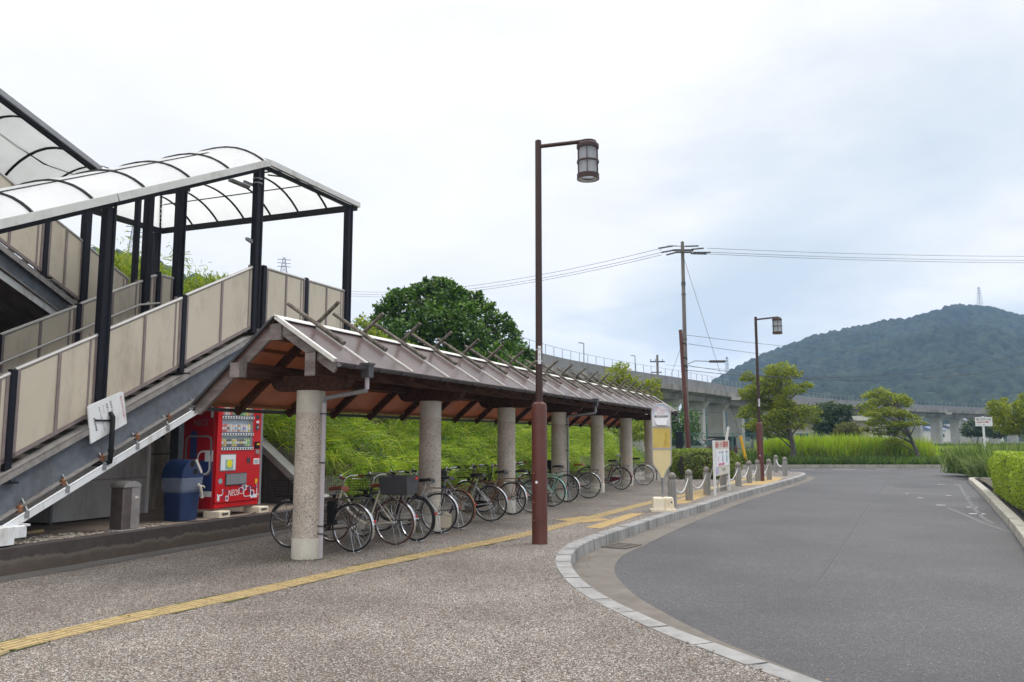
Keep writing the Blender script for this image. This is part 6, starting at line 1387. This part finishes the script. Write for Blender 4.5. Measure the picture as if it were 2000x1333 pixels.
for z in (6.1, 5.4, 5.0): fx.tube([(-.28+.03*(6.1-z), -.05, z), (-.1+.03*(6.1-z), -.1, z-.02), (-.06+.03*(6.1-z), -.1, z-.12)], .035, 5)
fx.build('fittings', M_BLK, br)
bx_ = thing('black_box', 'black upright signboard seen edge on beside the brown pole', 'signboard', (7.75, 38.2, 0), R(12)); MB().bbox((-.16, -.05, .25), (.16, .05, 1.86), .015).box((-.12, -.02, -.02), (-.08, .02, .3)).box((.08, -.02, -.02), (.12, .02, .3)).build('board', M_NAVY, bx_)
yg = thing('guy_guard', 'leaning yellow plastic guard round the lower guy wire', 'guy wire guard', (13.85, 48.9, -.09), 0); MB().tube([(.05, 0, .0), (-.33, -.1, 1.75)], .085, 10).build('guard', M_YELP, yg, True)
def wire(label, pts, r=.012, grp='overhead wires', sag=0., name='overhead_wire'):
    P = []
    for a, b in zip(pts, pts[1:]):
        a, b = Vector(a), Vector(b)
        for k in range(24): t = k/24; P.append(a.lerp(b, t)-Vector((0, 0, sag*4*t*(1-t))))
    P.append(Vector(pts[-1])); c = Vector(pts[0]); o = MB().tube(P, r, 4).build(name, M_WIRE, None, True); o['label'] = label; o['category'] = 'wire'; o['group'] = grp
px_ = 8.75; py_ = 41.2
for i, (z0, e1, e2) in enumerate(((11.2, 497, 'uppermost'), (11.0, 505, 'middle'), (10.9, 510, 'lowest'))):
    e = D(2240, e1+1, 60); wire('%s of the three high wires running right from the utility pole' % e2, [(px_+1.25, py_-.1, z0), e], .011, sag=.25)
for i, (z0, y1, e2) in enumerate(((11.2, 566, 'uppermost'), (10.98, 570, 'middle'), (10.85, 574, 'lowest'))):
    e = D(560, y1-14, 85); wire('%s of the three high wires sagging left from the utility pole' % e2, [(px_-1.1, py_-.1, z0), e], .011, sag=1.6)
wire('thin guy wire slanting from the top of the utility pole to the yellow guard', [(px_, py_, 10.9), (13.5, 48.8, 1.7)], .01)
for (x0, y0, Y0), (x1, y1, Y1), sg_, lb in (((1342, 655, 41.2), (1790, 690, 90), .3, 'upper telephone wire falling right from the utility pole'), ((1345, 672, 41.2), (1790, 700, 90), .6, 'lower telephone wire falling right from the utility pole'),
    ((1330, 712, 41), (2080, 700, 44), 1.0, 'thick cable crossing low in front of the mountain'), ((1330, 722, 41), (2080, 672, 44), 1.0, 'thin cable just above the thick one in front of the mountain'), ((1300, 713, 95), (1600, 722, 95), .3, 'faint wire level with the street light arm')):
    wire(lb, [D(x0, y0, Y0), D(x1, y1, Y1)], .014 if Y1 < 60 else .012, sag=sg_)
wire('thin guy wire from the brown pole down towards the shelter', [(8.18, 39.3, 6.0), D(1310, 735, 44)], .008)
q = D(1287, 854, 100); fp = thing('distant_utility_pole', 'small distant utility pole with two crossarms behind the viaduct', 'utility pole', (q.x, q.y, -.6), 0)
MB().lathe([(.2, 0), (.14, 12.2)], n=8).build('pole', M_POLE, fp); MB().box((-.9, -.05, 11.3), (.9, .05, 11.45)).box((-.8, -.05, 10.0), (.5, .05, 10.12)).box((-.85, -.04, 11.4), (-.78, .04, 11.7)).box((.6, -.04, 11.4), (.67, .04, 11.7)).box((-.3, -.04, 11.4), (-.23, .04, 11.7)).build('crossarm', M_GRYD, fp)
def pylon(px, ytop, ybase, Y, w, label):
    a, b = D(px, ybase, Y), D(px, ytop, Y); H_ = b.z-a.z; o = thing('pylon', label, 'pylon', tuple(a), R(20), 'distant lattice pylons'); m = MB(); ww = lambda t: w*(1-.8*t)
    n_ = 8; r_ = w*.045
    C_ = lambda k, t: (ww(t)*(1 if k in (0, 1) else -1), ww(t)*(1 if k in (1, 2) else -1), H_*t)
    for k in range(4):
        m.beam(C_(k, 0), C_(k, 1), r_*1.5, r_*1.5)
        for i in range(n_):
            t0, t1 = i/n_, (i+1)/n_; m.beam(C_(k, t0), C_((k+1) % 4, t1), r_, r_); m.beam(C_((k+1) % 4, t0), C_(k, t1), r_, r_)
    m.build('lattice', M_GALV, o); ar = MB()
    for t in (.68, .8, .92): ar.beam((-w*1.3, 0, H_*t), (w*1.3, 0, H_*t), r_*1.5, r_*2.5)
    ar.build('arms', M_GALV, o)
pylon(1914, 561, 600, 640, 1.7, 'lattice pylon standing on the summit of the right hand mountain'); pylon(1421, 697, 745, 420, 1.1, 'small lattice pylon above the left foot of the mountain'); pylon(258, 437, 520, 330, 2.4, 'faint lattice pylon seen between the stair posts'); pylon(553, 503, 560, 420, 2.6, 'faint lattice pylon above the landing panels')
# ================================================================== GREEN MESH FENCE, CARS, BUILDINGS
fo = D(1330, 854, 60); fe = D(1600, 854, 62); fn_ = thing('mesh_fence', 'green mesh fence in front of the parked cars', 'fence', (fo.x, fo.y, -.5), math.atan2(fe.y-fo.y, fe.x-fo.x)); FL = (fe-fo).length
m = MB()
for z in (.15, .9, 1.4, 2.35): m.beam((0, 0, z), (FL, 0, z), .035, .035)
for i in range(int(FL/.14)): m.box((i*.14, -.004, .15), (i*.14+.009, .004, 2.35))
for i in range(15): m.box((0, -.004, .15+i*.147), (FL, .004, .158+i*.147))
m.build('mesh', M_MESH, fn_)
for i in range(int(FL/2)+1): MB().box((i*2-.03, -.03, -.1), (i*2+.03, .03, 2.42)).build('fence_post', M_MESH, fn_)
def car(label, x, y, rz_, paint_):
    o = thing('parked_car', label, 'car', (x, y, .0), rz_, 'cars parked behind the mesh fence'); w = .82
    lo = [(-1.85, .3), (-1.9, .62), (-1.8, .86), (-1.2, .92), (1.2, .95), (1.72, .92), (1.85, .7), (1.86, .32), (1.5, .2), (-1.5, .2)]
    MB().ext([(a, -w, b) for a, b in lo], (0, 2*w, 0)).build('body', paint_, o, True)
    V = [(-1.05, .93), (-.55, 1.36), (.2, 1.46), (1.15, 1.40), (1.6, .95)]; m_ = MB(); k_ = len(V); VV = [(a, -w*.97, b) if b < 1 else (a, -w*.8, b) for a, b in V]+[(a, w*.97, b) if b < 1 else (a, w*.8, b) for a, b in V]
    m_.add(VV, [tuple(range(k_)), tuple(reversed(range(k_, 2*k_)))]+[(i, i+k_, i+1+k_, i+1) for i in range(k_-1)]); m_.build('cabin', M_DGLS, o)
    rf = MB(); rf.add([(-.6, -w*.81, 1.37), (.2, -w*.81, 1.475), (1.18, -w*.81, 1.41), (1.18, w*.81, 1.41), (.2, w*.81, 1.475), (-.6, w*.81, 1.37)], [(0, 1, 4, 5), (1, 2, 3, 4)])
    for sy in (-1, 1):
        for a, b in (((-1.08, .93), (-.58, 1.38)), ((1.18, 1.42), (1.62, .95)), ((.25, .95), (.25, 1.46))): rf.beam((a[0], sy*w*.97, a[1]), (b[0], sy*w*.81, b[1]), .07, .05)
    rf.build('roof', paint_, o)
    for x_ in (-1.2, 1.2):
        for sy in (-1, 1): wh = MB().lathe([(.29, -.1), (.29, .1)], (x_, sy*.76, .29), 18, 'y').build('wheel', M_TYRE, o); MB().lathe([(.17, -.105), (.17, .105)], (x_, sy*.76, .29), 12, 'y').build('hubcap', M_ALU, wh)
    for sy in (-.6, .6): MB().box((1.8, sy-.15, .68), (1.875, sy+.15, .88)).build('tail_light', M_RFL, o); MB().box((-1.9, sy-.15, .6), (-1.84, sy+.15, .74)).build('headlight', M_BRD, o)
c1 = D(1352, 854, 64); car('silver hatchback with its tail lights beside the utility pole', c1.x-.6, 64.5, R(-20), plain('silver_car', (.5, .5, .52), .3, .5)); c2 = D(1386, 854, 66); car('dark red hatchback behind the notice stand', c2.x+.1, 66, R(8), plain('dark_red_car', (.10, .01, .015), .3))
c3 = D(1405, 862, 70); bk_ = thing('dark_shed', 'small dark covered stack behind the dark red car', 'shed', (c3.x, c3.y, -.5), 0); MB().bbox((-1, -.6, 0), (1.3, .6, 2.1), .1).build('tarpaulin', M_NAVY, bk_); MB().box((-1.1, -.7, 2.08), (1.4, .7, 2.15)).build('lid', M_GRYD, bk_)
def building(label, px0, px1, ytop, Y, depth, wall, roofm, flat=True, wins=3, z0=-.6, name='building'):
    a, b = D(px0, 854, Y), D(px1, 854, Y); zt_ = D(px0, ytop, Y).z; w_ = b.x-a.x; h_ = zt_-z0; o = thing(name, label, 'building', (a.x, a.y, z0), 0, None)
    MB().box((0, 0, 0), (w_, depth, h_)).build('wall', wall, o)
    if flat: MB().box((-.4, -.6, h_), (w_+.4, depth+.4, h_+.5)).build('roof', roofm, o)
    else:
        e = .5; hh_ = min(depth, w_)*.28; MB().ext([(-e, -e, h_), (-e, depth+e, h_), (-e, depth/2, h_+hh_)], (w_+2*e, 0, 0)).build('roof', roofm, o)
    for i in range(wins):
        x = w_*(i+.5)/wins; f_ = MB().box((x-w_*.14/max(1, wins/3), -.06, h_*.45), (x+w_*.14/max(1, wins/3), -.001, h_*.72)).build('window', M_ALU, o); MB().box((x-w_*.12/max(1, wins/3), -.075, h_*.48), (x+w_*.12/max(1, wins/3), -.061, h_*.69)).build('pane', M_DGLS, f_)
    return o
M_WALLB = plain('beige_wall', (.36, .33, .28), .8, 0, .1, .5, grime=(.25, .22, .19), gs=.4); M_WALLW = plain('white_wall', (.62, .60, .56), .8, 0, .06, .5); M_TILE = plain('grey_tile', (.10, .10, .12), .5, 0, .2, 3); M_TILEB = plain('blue_tile', (.10, .12, .22), .5, 0, .2, 3)
building('low beige building behind the dark round tree', 1550, 1650, 826, 88, 9, M_WALLB, M_GRY, True, 3)
building('low beige shed with a pale roof band left of the leaning tree', 1652, 1698, 822, 92, 8, M_WALLB, M_ALUL, True, 1)
building('small white building behind the leaning tree', 1702, 1735, 832, 100, 8, M_WALLW, M_ALUL, True, 1)
building('far white house with a blue roof between the viaduct piers', 1822, 1848, 840, 270, 9, M_WALLW, M_TILEB, False, 2)
building('far white house with a grey roof seen under the viaduct', 1862, 1888, 836, 290, 10, M_WALLW, M_TILE, False, 2)
building('far two storey house partly hidden by the direction sign', 1890, 1912, 822, 280, 10, M_WALLB, M_TILE, False, 2)
building('house roofs at the foot of the mountain near the right edge', 1930, 1960, 826, 300, 10, M_WALLW, M_TILEB, False, 2)
# ================================================================== HILLS
def hill(name, sil, px0, px1, Y0, Y1, nx, ny, bump=3., cell=7., zb=-1.):
    """terrain whose ridge follows the measured skyline; the slope is rounded with crown sized bumps"""
    xs = [q[0] for q in sil]; ys = [q[1] for q in sil]; V = []; F = []
    for i in range(nx):
        px = px0+(px1-px0)*i/(nx-1); yt = float(np.interp(px, xs, ys)); H_ = (854-yt)/1600*Y1+1.6
        for j in range(ny):
            v = j/(ny-1)
            if v <= .8: f_ = (v/.8)**.86; Y = Y0+(Y1-Y0)*v/.8
            else: f_ = 1-.5*((v-.8)/.2)**2; Y = Y1+(Y1-Y0)*.5*(v-.8)/.2
            X = (px-1000)/1600*Y; z = zb+(H_-zb)*f_
            rg_ = noise.noise((X/120, Y/120, 0))*26*f_*math.sin(min(1, v/.8)*math.pi)+noise.noise((X/45, Y/45, 4))*9*f_*math.sin(min(1, v/.8)*math.pi)
            w1 = noise.cell_vector((X/cell, Y/cell, 0)); d1 = noise.voronoi((X/cell, Y/cell, z/cell*.6))[0][0]
            d2 = noise.voronoi((X/cell*2.3, Y/cell*2.3, 5))[0][0]
            V.append((X, Y, z+rg_+(bump*(1-d1*d1*2.4)+bump*.3*(1-d2*1.4))*min(1, v*12)))
    for i in range(nx-1):
        for j in range(ny-1): F.append((i*ny+j, (i+1)*ny+j, (i+1)*ny+j+1, i*ny+j+1))
    o = fast(name, np.array(V), np.array(F), M_HILL, smooth=False)
    o.data.polygons.foreach_set('use_smooth', [True]*len(o.data.polygons)); o['kind'] = 'structure'; return o
hill('mountain', [(1330, 790), (1396, 747), (1440, 724), (1478, 704), (1515, 690), (1553, 676), (1608, 657), (1640, 652), (1678, 644), (1728, 632), (1760, 628), (1793, 622), (1825, 614), (1853, 604), (1878, 599), (1928, 602), (1955, 606), (1978, 614), (2000, 620), (2060, 622), (2140, 600), (2300, 640), (2500, 700)], 1330, 2500, 300, 640, 860, 260, 3.2, 6.5)
hill('far_hill', [(60, 480), (140, 480), (185, 488), (225, 496), (260, 503), (300, 512), (345, 527), (380, 540), (430, 552), (480, 580), (540, 640), (640, 720), (760, 800), (900, 852)], 60, 900, 200, 330, 300, 60, 2.2, 6.5)
# ================================================================== AIR
MB().box((-1000, -120, -1.7), (1700, 1700, 170)).build('haze', M_DIRT, kind='stuff'); hz = bpy.data.objects['haze']
hm = bpy.data.materials.new('haze_air'); hm.use_nodes = True; ht_ = hm.node_tree; ht_.nodes.clear(); pv_ = ht_.nodes.new('ShaderNodeVolumePrincipled'); ho_ = ht_.nodes.new('ShaderNodeOutputMaterial')
pv_.inputs['Color'].default_value = (.42, .64, 1.0, 1); pv_.inputs['Density'].default_value = .00040; pv_.inputs['Anisotropy'].default_value = .0; ht_.links.new(pv_.outputs[0], ho_.inputs['Volume'])
hz.data.materials.clear(); hz.data.materials.append(hm); hz['label'] = 'pale blue haze softening the far mountain'; hz['category'] = 'haze'
